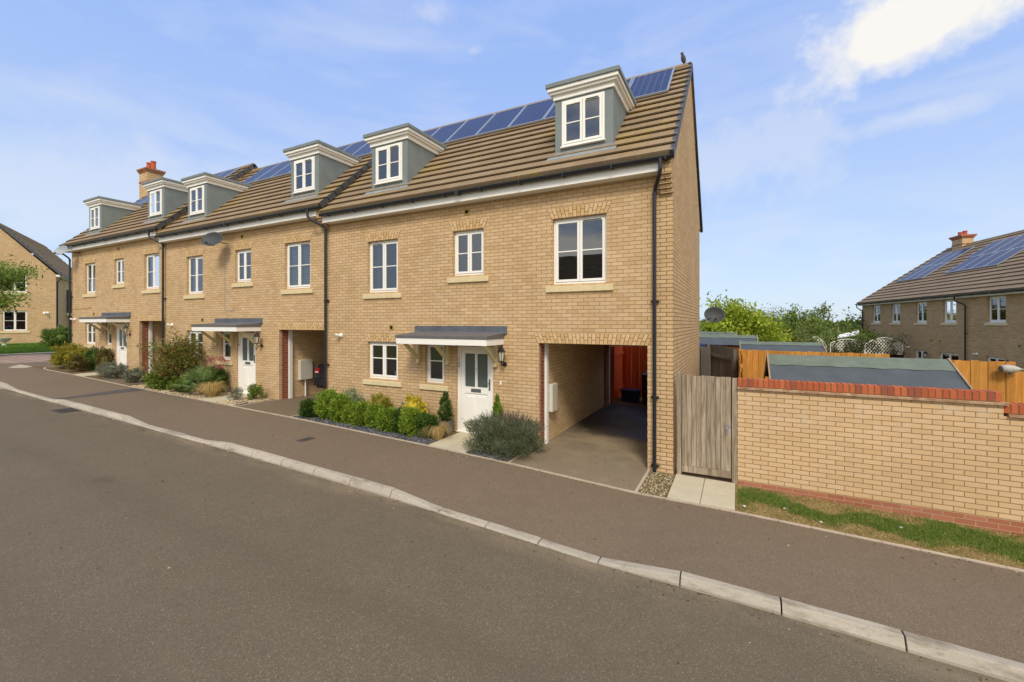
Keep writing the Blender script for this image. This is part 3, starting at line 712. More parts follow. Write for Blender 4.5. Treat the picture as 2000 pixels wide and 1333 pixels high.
def downpipe(par, xt, xb, zb, y=-.085, ztop=EAVE_Z-.11, name='downpipe', zc=(.1, 1.35, 3.1)):
    m = MB()
    m.tube([(xt, -.36, ztop+.02), (xt, -.36, ztop-.16), (xt+(xb-xt)*.12, -.33, ztop-.24), (xt+(xb-xt)*.88, y-.03, ztop-.42), (xb, y, ztop-.5), (xb, y, zb+.02)], .034, 12)
    for z in zc:
        m.tube([(xb, y, z), (xb, y, z+.05)], .042, 12); m.box(xb-.07, xb+.07, y+.02, y+.083, z+.01, z+.04)
    m.tube([(xb, y, ztop-.54), (xb, y, ztop-.48)], .041, 12)
    return m.build(name, M['black'], par, smooth=False)

def solar_panel(par, x0, x1, s0, s1, off=.11, ey=EAVE_Y, ez=EAVE_Z, ry=RIDGE_Y, rz=RIDGE_Z):
    sl = Vector((ry-ey, rz-ez)); d = sl.normalized(); a = math.atan2(d.y, d.x); nn = Vector((-d.y, d.x))
    o = Vector((ey, ez))+d*s0+nn*off
    w_, l_ = x1-x0, s1-s0
    fr = MB(); t = .035
    fr.box(0, t, 0, l_, -.04, .004); fr.box(w_-t, w_, 0, l_, -.04, .004); fr.box(t, w_-t, 0, t, -.04, .004); fr.box(t, w_-t, l_-t, l_, -.04, .004)
    c = MB(); c.box(t, w_-t, t, l_-t, -.03, .0)
    po = c.build('solar_panel', M['solar'], par); po.location = (x0, o.x, o.y); po.rotation_euler = (a, 0, 0)
    fr.build('frame', M['silver'], po)
    rl = MB(); rl.box(-.01, w_+.01, .25, .29, -.10, -.041); rl.box(-.01, w_+.01, l_-.3, l_-.26, -.10, -.041); rl.build('rail', M['blackmetal'], po)
    return po

def dormer(par, xl, fill=None, w_=1.22, vent=1):
    xr = xl+w_; yf = .2; zt = 7.40; zb = 5.95
    m = MB(); wx0, wx1, wz0, wz1 = xl+.15, xr-.17, 6.38, 7.33
    wall_panel(m, xl, xr, zb, zt, yf, yf+.08, [(wx0, wx1, wz0, wz1)])
    m.box(xl, xl+.06, yf+.08, 2.0, zb, zt); m.box(xr-.06, xr, yf+.08, 2.0, zb, zt)
    d = m.build('dormer', M['dormer'], par)
    window(d, wx0, wx1, wz0, wz1, y=yf-.014, fill=fill, sill=False, vent=vent, name='window_frame', room=False)
    rm = MB(); rm.quad((xl+.07, 1.2, 5.9), (xr-.07, 1.2, 5.9), (xr-.07, 1.2, 7.38), (xl+.07, 1.2, 7.38)); rm.quad((xl+.07, yf+.09, 7.385), (xr-.07, yf+.09, 7.385), (xr-.07, 1.2, 7.385), (xl+.07, 1.2, 7.385)); rm.quad((xl+.07, yf+.09, 6.0), (xr-.07, yf+.09, 6.0), (xr-.07, 1.2, 6.0), (xl+.07, 1.2, 6.0)); rm.build('room_interior', M['room'], d)
    c = MB()
    for e, z0, z1 in ((.035, 7.375, 7.465), (.055, 7.465, 7.478), (.09, 7.478, 7.53), (.13, 7.53, 7.605)):
        c.box(xl-e, xr+e, yf-e, 2.15, z0, z1)
    c.build('cornice', M['whitewood'], d, bevel=.006)
    t_ = MB(); t_.box(xl-.16, xr+.16, yf-.16, 2.2, 7.605, 7.69); t_.box((xl+xr)/2-.012, (xl+xr)/2+.012, yf-.166, 2.2, 7.60, 7.694); t_.build('flat_roof', M['dormer'], d, bevel=.006)
    # lead apron below the face and soakers at the foot of the cheeks
    k = (RIDGE_Z-EAVE_Z)/(RIDGE_Y-EAVE_Y); zz = lambda y: EAVE_Z+k*(y-EAVE_Y)+.065
    l_ = MB(); ya = yf-.005; yb = yf-.14
    l_.hexa([(xl-.16, yb, zz(yb)-.03), (xr+.08, yb, zz(yb)-.03), (xr+.08, ya, zz(ya)-.03), (xl-.1, ya, zz(ya)-.03), (xl-.16, yb, zz(yb)), (xr+.08, yb, zz(yb)), (xr+.08, ya, zz(ya)+.01), (xl-.1, ya, zz(ya)+.01)])
    l_.box(xl-.01, xr+.01, yf-.012, yf-.001, zz(ya)-.02, zz(ya)+.045)
    l_.build('flashing', M['leadlight'], d)
    return d

def text_mesh(txt, size, mat, parent, loc, rot, name):
    cu = bpy.data.curves.new(name, 'FONT'); cu.body = txt; cu.size = size; cu.extrude = .002; cu.align_x = 'CENTER'
    tmp = bpy.data.objects.new('tmp', cu); COL.objects.link(tmp); dg = bpy.context.evaluated_depsgraph_get(); dg.update()
    me = bpy.data.meshes.new_from_object(tmp.evaluated_get(dg)); bpy.data.objects.remove(tmp); me.materials.clear(); me.materials.append(mat); me.name = name
    o = bpy.data.objects.new(name, me); COL.objects.link(o); o.location = loc; o.rotation_euler = rot; o.parent = parent
    return o

def door(par, x0, x1, z0, z1, num=None, y=.03):
    m = MB(); f = .06
    m.box(x0, x0+f+.03, y, y+.08, z0, z1); m.box(x1-f, x1, y, y+.08, z0, z1); m.box(x0+f+.03, x1-f, y, y+.08, z1-f, z1)
    a, b = x0+f+.034, x1-f-.004; c, e = z0+.03, z1-f-.004; yy = y+.012; st = .10; mid = z0+.98
    # leaf: stiles, rails, raised panels
    m.box(a, a+st, yy, yy+.05, c, e); m.box(b-st, b, yy, yy+.05, c, e); m.box(a+st, b-st, yy, yy+.05, e-st, e); m.box(a+st, b-st, yy, yy+.05, mid-.08, mid+.07); m.box(a+st, b-st, yy, yy+.05, c, c+.16)
    cx = (a+b)/2; m.box(cx-.03, cx+.03, yy, yy+.05, mid+.07, e-st); m.box(a+st, b-st, yy+.022, yy+.05, c+.16, mid-.08)
    for p0, p1 in ((a+st+.03, cx-.025), (cx+.025, b-st-.03)):
        m.box(p0, p1, yy+.008, yy+.03, c+.20, mid-.12); m.box(p0+.035, p1-.035, yy+.001, yy+.02, c+.235, mid-.155)
    m.box(x0-.01, x1+.01, y-.04, y+.09, z0-.02, z0+.028)
    d = m.build('door', M['white'], par, bevel=.005)
    for p0, p1 in ((a+st, cx-.03), (cx+.03, b-st)):
        p = MB(); p.quad((p0-.003, yy+.022, mid+.066), (p1+.003, yy+.022, mid+.066), (p1+.003, yy+.022, e-st+.003), (p0-.003, yy+.022, e-st+.003)); p.build('pane', M['frost'], d)
    l_ = MB(); l_.box(cx-.13, cx+.13, yy-.01, yy+.002, mid-.045, mid+.035); l_.box(cx-.11, cx+.11, yy-.014, yy-.009, mid-.03, mid+.02); l_.build('letter_plate', M['dishgrey'], d, bevel=.003)
    h = MB(); hx = b-.045; h.box(hx-.018, hx+.018, yy-.014, yy, mid+.02, mid+.27); h.tube([(hx, yy-.01, mid+.19), (hx, yy-.05, mid+.19), (hx-.12, yy-.052, mid+.185)], .009, 8); h.build('handle', M['dishgrey'], d)
    s_ = MB(); s_.tube([(cx, yy-.006, mid+.48), (cx, yy, mid+.48)], .012, 10); s_.build('spyhole', M['black'], d)
    if num:
        for k, ch in enumerate(num): text_mesh(ch, .15, M['dishgrey'], d, (x0+.045, y-.004, z0+1.62-k*.125), (R_(90), 0, 0), 'number')
    return d

def canopy(par, x0, x1):
    m = MB(); y0 = -.74
    m.hexa([(x0-.015, y0-.015, 2.395), (x1+.015, y0-.015, 2.395), (x1+.015, -.001, 2.395), (x0-.015, -.001, 2.395), (x0-.015, y0-.015, 2.462), (x1+.015, y0-.015, 2.462), (x1+.015, -.001, 2.52), (x0-.015, -.001, 2.52)])
    c = m.build('canopy', M['greyroof'], par, bevel=.006)
    f = MB(); f.box(x0, x1, y0, -.001, 2.262, 2.394); f.build('fascia', M['white'], c, bevel=.004)
    l_ = MB(); l_.hexa([(x0-.06, -.055, 2.505), (x1+.08, -.055, 2.505), (x1+.08, -.001, 2.505), (x0-.06, -.001, 2.505), (x0-.06, -.03, 2.535), (x1+.08, -.03, 2.535), (x1+.08, -.001, 2.535), (x0-.06, -.001, 2.535)])
    l_.box(x0-.06, x1+.08, -.022, -.001, 2.536, 2.665)
    k = x0
    while k < x1: l_.box(k-.006, k+.006, -.026, -.001, 2.536, 2.668); k += .62
    l_.build('flashing', M['lead'], c)
    for bx in (-5.36, -4.50, -3.22):
        b = MB(); w2 = .035
        b.box(bx-w2, bx+w2, -.075, -.001, 1.80, 2.261)
        b.hexa([(bx-w2, -.075, 1.86), (bx+w2, -.075, 1.86), (bx+w2, -.075, 1.96), (bx-w2, -.075, 1.96), (bx-w2, -.56, 2.26), (bx+w2, -.56, 2.26), (bx+w2, -.46, 2.261), (bx-w2, -.46, 2.261)])
        b.box(bx-w2-.004, bx+w2+.004, -.085, -.001, 1.775, 1.80)
        b.build('bracket', M['cream'], c, bevel=.004)
    return c

def airvent(par, x, z):
    m = MB(); m.box(x-.075, x+.075, -.014, .002, z-.07, z+.07)
    v = m.build('air_vent', M['vent'], par, bevel=.004)
    h = MB(); h.tube([(x, -.020, z), (x, -.0145, z)], .045, 16); h.build('grille', M['darkhole'], v)
    return v

def terrace_house(label, xr, base, wd, fx, right, xpier, tunnel, num, lwin, fills, blindbig=False, leftgable=False, dshift=(0, 0), drop_top=-.1, panels=(), pipe_top=None):
    H_ = empty('terraced_house', (xr, 0, base), label, 'house', 'terrace of three houses')
    zg = g(xr-4)-base; lo = -.55
    big = (-1.89+fx, -.77+fx, 3.52, 4.86); mid = (-4.37+fx, -3.54+fx, 3.82, 4.85); lf = (lwin[0]+fx-.06, lwin[1]+fx, 3.52, 4.84)
    gw = (lwin[0]+fx-.06, lwin[1]+fx, 1.30, 2.25); sw = (-5.18+fx, -4.62+fx, 1.30, 2.25); dz = g(xr-3.8)-base+.02
    dr = (-4.26+fx, -3.30+fx, dz-.03, 2.21); tn = (tunnel[0], tunnel[1], lo, 2.31)
    m = MB(); xg = right-xpier
    wall_panel(m, -wd, xg, lo, 5.6, 0, .14, [big, mid, lf, gw, sw, dr, (tn[0], tn[1], lo-1, 2.31)])
    gp = [(0, lo), (6.15, lo), (6.15, 5.6), (6.4, 5.62), (3.25, 9.0), (.12, 6.02), (0, 5.9)]
    if leftgable: m.prism_x(gp, -wd-.0, -wd+.0001)
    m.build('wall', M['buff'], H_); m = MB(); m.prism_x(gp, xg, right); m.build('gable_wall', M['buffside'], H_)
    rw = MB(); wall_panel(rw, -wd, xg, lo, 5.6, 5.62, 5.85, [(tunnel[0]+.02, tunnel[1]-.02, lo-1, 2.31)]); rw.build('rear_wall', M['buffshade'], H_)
    # passage
    pw = MB(); pw.box(tunnel[0]-.2, tunnel[0], .30, 5.0, lo, 2.31); pw.box(tunnel[1], tunnel[1]+.06, .145, 5.6, lo, 2.31); pw.build('passage_wall', M['buffpass'], H_)
    q = MB(); q.box(tunnel[0]-.2, tunnel[0]+.003, .143, .299, lo, 2.31); q.box(tunnel[0]-.02, tunnel[0]+.003, .09, .142, lo, 2.309); q.build('brick_pier', M['redquoin'], H_); q = MB(); q.box(tunnel[0]-.2, tunnel[0]+.05, 5.0, 5.4, lo, 2.31); q.build('brick_pier', M['redquoin'], H_)
    q = MB(); q.box(tunnel[0]-.05, tunnel[0]+.055, .30, .41, g(xr+tunnel[0])-base, 2.30); q.build('passage_post', M['whitewood'], H_, bevel=.004); q = MB(); q.box(tunnel[0]-.05, tunnel[0]+.055, 5.40, 5.5, lo, 2.30); q.box(tunnel[0]+.055, tunnel[1], 5.5, 5.6, 2.0, 2.30); q.build('passage_frame', M['whitewood'], H_, bevel=.004)
    q = MB(); q.box(tunnel[0]-.2, tunnel[1]+.06, .141, 5.61, 2.312, 2.45); q.build('passage_ceiling', M['whitewood'], H_)
    # floors close off the inside
    q = MB(); q.box(-wd+.01, xg-.01, .15, 5.6, 5.5, 5.56); q.build('ceiling', M['room'], H_)
    for a, b, z in ((big[0], big[1], big[3]), (mid[0], mid[1], mid[3]), (lf[0], lf[1], lf[3]), (gw[0], gw[1], gw[3]), (tn[0], tn[1], 2.31)): arch(H_, a, b, z)
    window(H_, *big[:2], big[2], big[3], vent=1, fill=fills[0]); window(H_, *mid[:2], mid[2], mid[3], fill=fills[1]); window(H_, *lf[:2], lf[2], lf[3], vent=0, fill=fills[2])
    window(H_, *gw[:2], gw[2], gw[3], fill=fills[3], barz=.56); window(H_, *sw[:2], sw[2], sw[3], lights=1, fill=fills[4], barz=.56)
    door(H_, dr[0], dr[1], dz, 2.2, num)
    canopy(H_, -5.42+fx, -3.03+fx) if fx == 0 else canopy_shift(H_, fx)
    airvent(H_, -3.98+fx, 5.26); airvent(H_, -6.24+fx, 2.62)
    # eaves
    f = MB(); f.box(-wd+.02, right-.22, -.24, -.001, 5.44, 5.61); f.build('fascia', M['white'], H_, bevel=.004)
    k = MB(); xk0, xk1 = right-.219, right-.001
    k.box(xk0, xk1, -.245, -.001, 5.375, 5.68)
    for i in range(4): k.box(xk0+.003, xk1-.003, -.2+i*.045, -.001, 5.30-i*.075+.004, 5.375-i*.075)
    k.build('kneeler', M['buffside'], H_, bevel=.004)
    stepped_roof(H_, -wd-(.22 if leftgable else 0), right+.03)
    verge(H_, right+.03, 1)
    if leftgable: verge(H_, -wd-.22, -1)
    ridge(H_, -wd, right-.04)
    gutter(H_, -wd+(-.04 if leftgable else .03), right-.0)
    downpipe(H_, right-.16 if pipe_top is None else pipe_top, right-.31 if xpier > .2 else right-.045, g(xr+right)-base)
    for i, (dl, fl) in enumerate(zip((-1.91+dshift[0], -7.12+dshift[1]), fills[5:7])): dormer(H_, dl, fl)
    for a, b in panels:
        solar_panel(H_, a, b, 3.06, 4.66)
    mt = MB(); x_ = tunnel[0]
    return H_

def canopy_shift(par, fx):
    c = canopy(par, -5.42, -3.03); c.location.x = fx; return c

PAN = lambda a, n: [(a+i*1.01, a+i*1.01+.99) for i in range(n)]
h12 = terrace_house('nearest brick house with number 12 beside its door, box hedge and lavender in front', -.45, 0.0, 8.51, 0, .45, .30, (-2.2, .0), '12', (-7.0, -6.04),
    (None, None, 'curtain', None, None, None, None), panels=PAN(.14-8.08, 8), pipe_top=.28)
h14 = terrace_house('middle terraced brick house with fan palm in front and a dark car in its passage', -8.96, .22, 8.64, 0, .0, .09, (-2.16, -.10), '14', (-7.2, -6.24),
    ('blind', None, 'curtain', 'curtains', 'blind', 'roller', 'curtains'), dshift=(0.02, -.46), panels=PAN(-7.4, 7), pipe_top=-.42)
h16 = terrace_house('farthest house of the brick terrace with chimney at its left end', -17.6, .50, 8.28, .26, .0, .09, (-2.02, -.10), None, (-7.1, -6.14),
    ('curtains', None, 'curtain', None, None, 'curtains', 'curtains'), leftgable=True, dshift=(.1, .05), panels=PAN(-7.6, 7), pipe_top=-.42)
q = MB(); q.box(-2.16, -2.07, .44, .74, .8, 1.4); mb_ = q.build('meter_box', M['meter'], h12, bevel=.01)
q = MB(); q.box(-2.155, -2.03, .62, 1.06, .74, 1.36); mb_ = q.build('meter_box', M['meter'], h14, bevel=.01)
q = MB(); q.tube([(-2.09, .84, .74), (-2.09, .84, .2)], .022, 8); q.build('conduit', M['whitewood'], mb_)
q = MB(); q.box(-3.12, -3.08, -.022, -.001, 1.38, 1.47); q.build('door_bell', M['white'], h12, bevel=.004)
# cables on the middle house, pipe at the far end
q = MB(); q.tube([(-4.92, -.012, 5.0), (-4.93, -.010, 4.3), (-4.92, -.012, 3.0), (-4.90, -.012, 2.92), (-4.45, -.012, 2.90), (-4.42, -.03, 2.98)], .006, 5); q.build('cable', M['dishpale'], h14)
q = MB(); q.tube([(-8.3, -.012, 2.86), (-6.4, -.012, 2.88), (-6.3, -.012, 2.93)], .008, 5); q.build('cable', M['vent'], h16)
downpipe(h16, -8.22, -8.22, .1, zc=(.6, 1.7, 3.4))
# chimney on the ridge of the far house
ch = MB(); cx0, cx1 = -9.3, -8.35
ch.box(cx0+.05, cx1-.05, 2.9, 3.6, 8.5, 10.05); cho = ch.build('chimney', M['buff'], h16)
ch = MB()
for e, z0, z1 in ((.02, 9.55, 9.62), (.02, 10.052, 10.12), (.05, 10.12, 10.19), (.09, 10.19, 10.27)): ch.box(cx0+.05-e, cx1-.05+e, 2.9-e, 3.6+e, z0, z1)
ch.build('corbel', M['redbase'], cho)
for x in (-9.05, -8.6):
    p = MB(); p.lathe([(.13, 10.27), (.115, 10.32), (.105, 10.5), (.105, 10.66), (.125, 10.68), (.12, 10.72), (.09, 10.72)], (x, 3.25, 0), 16); p.build('chimney_pot', M['terracotta'], cho, smooth=False)
# things in the windows of the near house
def pendant():
    e = empty('ceiling_lamp', (-1.42, .62, 4.42), 'orange pendant lampshade seen through the large upstairs window', 'lamp')
    m = MB(); m.lathe([(.02, .05), (.13, 0), (.15, -.03), (.14, -.035)], seg=18); m.build('lamp_shade', M['orange'], e)
    m = MB(); m.tube([(0, 0, .05), (0, 0, .4)], .004, 5); m.build('flex', M['black'], e)
pendant()
def pot(name, x, z, label, leafy=True, h=.16, white=True):
    e = empty(name, (x, .22, z), label, 'potted plant')
    m = MB(); m.lathe([(.045, 0), (.055, .08), (.06, h), (.05, h), (.045, h-.02)], seg=16); m.build('pot', M['white'] if white else M['terracotta'], e)
    if leafy:
        r = np.random.default_rng(int(abs(x)*100)); P = r.normal(0, .045, (90, 3))+np.array([0, 0, h+.1]); P[:, 2] = np.clip(P[:, 2], h, None)
        leaves('leaves', P, r.normal(0, 1, (90, 3))+np.array([0, 0, .6]), .06, .02, L['dark'], e, seed=2)

# ================================================================== VEGETATION TOOLS
def leaves(name, P, D, ln, wd, mat, parent=None, seed=0, fold=.25, var=.35):
    rng = np.random.default_rng(seed); n = len(P); P = np.asarray(P, float); D = np.asarray(D, float)
    D /= np.linalg.norm(D, axis=1, keepdims=True)+1e-9
    A = rng.normal(size=(n, 3)); Sd = np.cross(D, A); Sd /= np.linalg.norm(Sd, axis=1, keepdims=True)+1e-9
    Nn = np.cross(Sd, D)
    l_ = ln*(1+rng.uniform(-var, var, (n, 1))); w_ = wd*(1+rng.uniform(-var, var, (n, 1)))
    V = np.empty((n, 4, 3)); V[:, 0] = P; V[:, 1] = P+D*l_*.45+Sd*w_*.5+Nn*w_*fold; V[:, 2] = P+D*l_; V[:, 3] = P+D*l_*.45-Sd*w_*.5+Nn*w_*fold
    me = bpy.data.meshes.new(name); me.vertices.add(n*4); me.vertices.foreach_set('co', V.reshape(-1))
    me.loops.add(n*4); me.loops.foreach_set('vertex_index', np.arange(n*4, dtype=np.int32))
    me.polygons.add(n); me.polygons.foreach_set('loop_start', np.arange(0, n*4, 4, dtype=np.int32)); me.polygons.foreach_set('loop_total', np.full(n, 4, dtype=np.int32))
    me.update(calc_edges=True); me.materials.append(mat)
    o = bpy.data.objects.new(name, me); COL.objects.link(o)
    if parent: o.parent = parent
    return o
def nzf(P, k, seed):
    """cheap smooth lumpiness on points"""
    r = np.random.default_rng(seed); out = np.zeros(len(P))
    for i in range(5):
        v = r.normal(size=3)*k*(1+.5*i); out += np.sin(P@v+r.uniform(0, 6.28))/(1+.4*i)
    return out/2.2
def shell(n, rx, ry, h, seed, box=1.0, lump=.12, k=6, inner=.55, base=0.0):
    """points in the outer shell of a lumpy mound of height h standing on z=0"""
    r = np.random.default_rng(seed); U = r.normal(size=(n, 3)); U /= np.linalg.norm(U, axis=1, keepdims=True)
    U = np.sign(U)*np.abs(U)**box; U /= np.maximum(1e-6, np.abs(U).max(axis=1, keepdims=True))**(1-box)
    rad = r.uniform(inner**3, 1, n)**(1/3)*(1+lump*nzf(U*1.0, k, seed+1))
    Q = U*rad[:, None]; N_ = U.copy()
    P = np.c_[Q[:, 0]*rx, Q[:, 1]*ry, h*.5+Q[:, 2]*h*.5+base]
    keep = P[:, 2] > .01
    return P[keep], N_[keep]
def core(mb, rx, ry, h, seg=14):
    prof = [(max(.02, math.sin(t)), .5-.5*math.cos(t)) for t in frange(.15, math.pi-.1, 8)]
    k = len(mb.v)
    for r_, z in prof:
        for j in range(seg):
            a = 2*math.pi*j/seg; q = 1+.06*math.sin(3*a+z*9); mb.v.append((r_*rx*q*math.cos(a), r_*ry*q*math.sin(a), z*h))
    for i in range(len(prof)-1):
        for j in range(seg): mb.f.append((k+i*seg+j, k+i*seg+(j+1) % seg, k+(i+1)*seg+(j+1) % seg, k+(i+1)*seg+j))
def shrub(name, label, cat, x, y, w_, d_, h, mat, n=3500, ln=.05, wd=.016, upb=.5, cone=0, seed=1, box=1.0, lump=.14, k=6, group=None, z=None, corek=.62, stems=True, inner=.72, tuft=34):
    e = empty(name, (x, y, g(x) if z is None else z), label, cat, group)
    T = max(30, n//tuft); P0, N0 = shell(T, w_/2*.90, d_/2*.90, h*.94, seed, box, lump, k, inner)
    r = np.random.default_rng(seed+9); I = r.integers(0, len(P0), n); N_ = N0[I]; td = N0+r.normal(0, .35, N0.shape)+np.array([0, 0, upb]); td /= np.linalg.norm(td, axis=1, keepdims=True)
    D = td[I]+r.normal(0, .42, (n, 3)); sp = min(w_, h)*.07+ln*.35; P = P0[I]+td[I]*r.uniform(-1.2, .8, (n, 1))*sp+r.normal(0, sp*.45, (n, 3)); P[:, 2] = np.maximum(P[:, 2], .008)
    if cone: kk = 1.15-cone*np.clip(P[:, 2:3]/h, 0, 1); P[:, :2] *= kk
    fo = leaves('foliage', P, D, ln, wd, mat, e, seed, var=.5)
    if corek:
        m = MB(); core(m, w_/2*corek*(1-cone*.6), d_/2*corek*(1-cone*.6), h*corek+.0); c = m.build('inner_growth', mat, e, smooth=True)
        c.location.z = h*(1-corek)*.45
    if stems:
        m = MB()
        for i in range(4):
            a = i*1.6+seed; m.tube([(0.02*math.cos(a), .02*math.sin(a), -.02), (w_*.18*math.cos(a), d_*.18*math.sin(a), h*.5)], [.012, .005], 5)
        m.build('stem', M['twig'], e)
    return e
def blades(name, label, cat, x, y, rad, h, n, mat, seed=1, wd=.008, arch_=1.0, group=None, z=None, stuff=False, base_r=.3):
    """a clump of arching blades"""
    rng = np.random.default_rng(seed); mb = MB(); zz = g(x) if z is None else z
    for i in range(n):
        a = rng.uniform(0, 6.283); b0 = rng.uniform(0, 1)**.5*rad*base_r; hh = h*rng.uniform(.6, 1.05); out = rad*rng.uniform(.3, 1.0); pts = []
        ca, sa = math.cos(a), math.sin(a); px, py = ca*b0, sa*b0; tw = rng.uniform(-.4, .4)
        for t in (0, .35, .7, 1.0):
            rr = b0+out*(t**1.5); zt = hh*math.sin(math.pi*(.02+.80*t))
            pts.append((rr*math.cos(a+tw*t), rr*math.sin(a+tw*t), zt))
        k = len(mb.v); w_ = wd
        for j, p in enumerate(pts):
            ww = w_*(1-.3*j) if j < 3 else .001
            mb.v.append((p[0]-sa*ww/2, p[1]+ca*ww/2, p[2])); mb.v.append((p[0]+sa*ww/2, p[1]-ca*ww/2, p[2]))
        for j in range(3): mb.f.append((k+2*j, k+2*j+1, k+2*j+3, k+2*j+2))
    o = mb.build(name, mat, fixn=False); o.location = (x, y, zz); tag(o, label, cat, group); return o

pot('potted_plant', -6.72, 1.35, 'small plant in a white pot on the sill behind the ground floor window')
pot('potted_plant', -5.18, 1.35, 'plant in a terracotta pot behind the narrow window beside the front door', white=False, h=.10)

# ---- bed in front of number 12
boxes = [('small dark clipped conifer ball at the driveway end of the front bed', -8.52, -.95, .40, .46, 'dark'),
 ('tallest bright green bushy conifer, second from the driveway end of the front bed', -8.02, -.86, .58, .70, 'box'),
 ('bright green conifer bush third in the row, below the white silvery plant', -7.55, -.84, .46, .64, 'box'),
 ('green conifer ball fourth in the front row, right of the two tallest', -7.22, -.84, .40, .52, 'box'),
 ('yellowish green conifer ball fifth in the front row of the bed', -6.88, -.82, .42, .54, 'box'),
 ('green conifer ball sixth in the front row, below the round golden shrub', -6.45, -.84, .42, .52, 'box'),
 ('wide green conifer ball seventh in the front row, right of the golden shrub', -6.05, -.80, .50, .54, 'box'),
 ('narrow dark green conifer ball eighth in the front row of the bed', -5.72, -.82, .36, .46, 'dark'),
 ('green conifer ball ninth in the front row, below the blue green tuft', -5.38, -.80, .46, .58, 'box'),
 ('last conifer ball of the front row, next to the dry grass clump', -4.98, -.78, .46, .54, 'dark')]
for i, (lb, x, y, w_, h, mt) in enumerate(boxes):
    shrub('conifer_bush', lb, 'shrub', x, y+(.05 if i % 2 else -.02), w_*.92, w_*.86, h*(1.04 if i % 3 else .94), L[mt], n=6500, ln=.055, wd=.017, upb=.6, seed=20+i, box=.85, lump=.13, k=5, group='clipped conifer bushes in the front bed')
shrub('silver_shrub', 'wispy silver green shrub against the wall below the ground floor window', 'shrub', -7.65, -.35, .85, .4, .72, L['silver'], n=3000, ln=.06, wd=.014, upb=1.2, seed=41, lump=.35, k=9, corek=.4, inner=.3)
shrub('golden_shrub', 'rounded golden green shrub against the wall left of the canopy bracket', 'shrub', -6.72, -.38, .66, .45, .74, L['gold'], n=4200, ln=.045, wd=.02, seed=42, lump=.08)
shrub('blue_green_tuft', 'small blue green tufted plant beside the yellow shrub', 'shrub', -6.02, -.35, .36, .3, .5, L['silver'], n=1600, ln=.06, wd=.012, upb=1, seed=43, lump=.3, k=9, corek=.5)
shrub('yellow_shrub', 'bright yellow variegated shrub below the narrow window', 'shrub', -5.62, -.42, .62, .42, .80, L['yellow'], n=2800, ln=.05, wd=.032, upb=.2, seed=44, lump=.16, corek=.75)
shrub('potted_conifer', 'dark cone shaped conifer growing in the grey square planter', 'conifer', -4.83, -.28, .36, .34, .70, L['dark'], n=3400, ln=.045, wd=.015, upb=1.1, seed=45, lump=.06, cone=.8, z=g(-4.8)+.26)
m = MB(); 
for (a, b, c, d) in ((-.14, .14, -.14, -.12), (-.14, .14, .12, .14), (-.14, -.12, -.12, .12), (.12, .14, -.12, .12)):
    m.hexa([(a*.86, c*.86, 0), (b*.86, c*.86, 0), (b*.86, d*.86, 0), (a*.86, d*.86, 0), (a, c, .30), (b, c, .30), (b, d, .30), (a, d, .30)])
m.box(-.12, .12, -.12, .12, .01, .26)
o = m.build('planter', M['planter'], bevel=.006); o.location = (-4.83, -.28, g(-4.8)+.005); tag(o, 'grey square tapered planter on the ground left of the white front door', 'planter')
blades('grass_clump', 'dry straw coloured grass clump spilling beside the grey planter', 'grass', -4.70, -.74, .40, .36, 420, L['dry'], 5, .007)
shrub('cone_conifer', 'narrow green cone shaped conifer right of the white front door', 'conifer', -3.44, -.34, .34, .30, 1.16, L['box'], n=4200, ln=.05, wd=.015, upb=1.2, seed=46, lump=.05, cone=.95)
# lavender
def lavender(x, y, rx, ry, h):
    e = empty('lavender_bush', (x, y, g(x)), 'wide grey green lavender bush with faded purple flower spikes by the driveway', 'shrub')
    r = np.random.default_rng(7); n = 15000
    P, N_ = shell(n, rx, ry, h, 70, .72, .26, 8, .5)
    D = N_*.7+r.normal(0, .35, P.shape)+np.array([0, 0, 1.1]); leaves('foliage', P, D, .075, .011, L['lav'], e, 3)
    m = MB(); core(m, rx*.62, ry*.62, h*.62); m.build('inner_growth', L['lav'], e, smooth=True)
    st = MB(); Q = []; QD = []
    for i in range(620):
        a = r.uniform(0, 6.283); q = r.uniform(0, 1)**.5; bx, by = rx*.75*q*math.cos(a), ry*.75*q*math.sin(a); out = 1.25; tz = h*(1.28-.38*q*q)*r.uniform(.84, 1.08)
        p0 = Vector((bx, by, h*.55)); p1 = Vector((bx*out+r.normal(0, .05)+.22*q*math.cos(a), by*out+r.normal(0, .05)+.15*q*math.sin(a), tz))
        st.tube([p0, p1], .0018, 3, False); d = (p1-p0).normalized()
        for k in range(7): Q.append(tuple(p1-d*(.012*k))); QD.append(tuple(d*.8+Vector(r.normal(0, .5, 3))))
    st.build('stem', L['lav'], e); leaves('flower_spikes', np.array(Q), np.array(QD), .02, .009, L['lavfl'], e, 5)
lavender(-3.08, -.70, .66, .50, .62)
# slate chippings and gravel
def chips(name, x0, x1, y0, y1, n, mat, sz, label, seed, skip=None):
    rng = np.random.default_rng(seed); mb = MB()
    for i in range(n):
        x, y = rng.uniform(x0, x1), rng.uniform(y0, y1); s = sz*rng.uniform(.5, 1.3); a = rng.uniform(0, 3.14); c_, s_ = math.cos(a), math.sin(a); z = g(x)+.006; t1, t2 = rng.uniform(-.3, .3, 2)*s
        P = [(-1, -.6), (.8, -.7), (1, .5), (-.7, .7)]
        P = [(x+(u*c_-v*s_)*s*.5*rng.uniform(.7, 1.1), y+(u*s_+v*c_)*s*.5*rng.uniform(.7, 1.1), u*t1+v*t2) for u, v in P]
        mb.hexa([(p[0], p[1], z) for p in P]+[(p[0]*.9+x*.1, p[1]*.9+y*.1, z+s*.3+p[2]*.6) for p in P])
    o = mb.build(name, mat, fixn=False); tag(o, label, 'gravel', kind='stuff'); return o
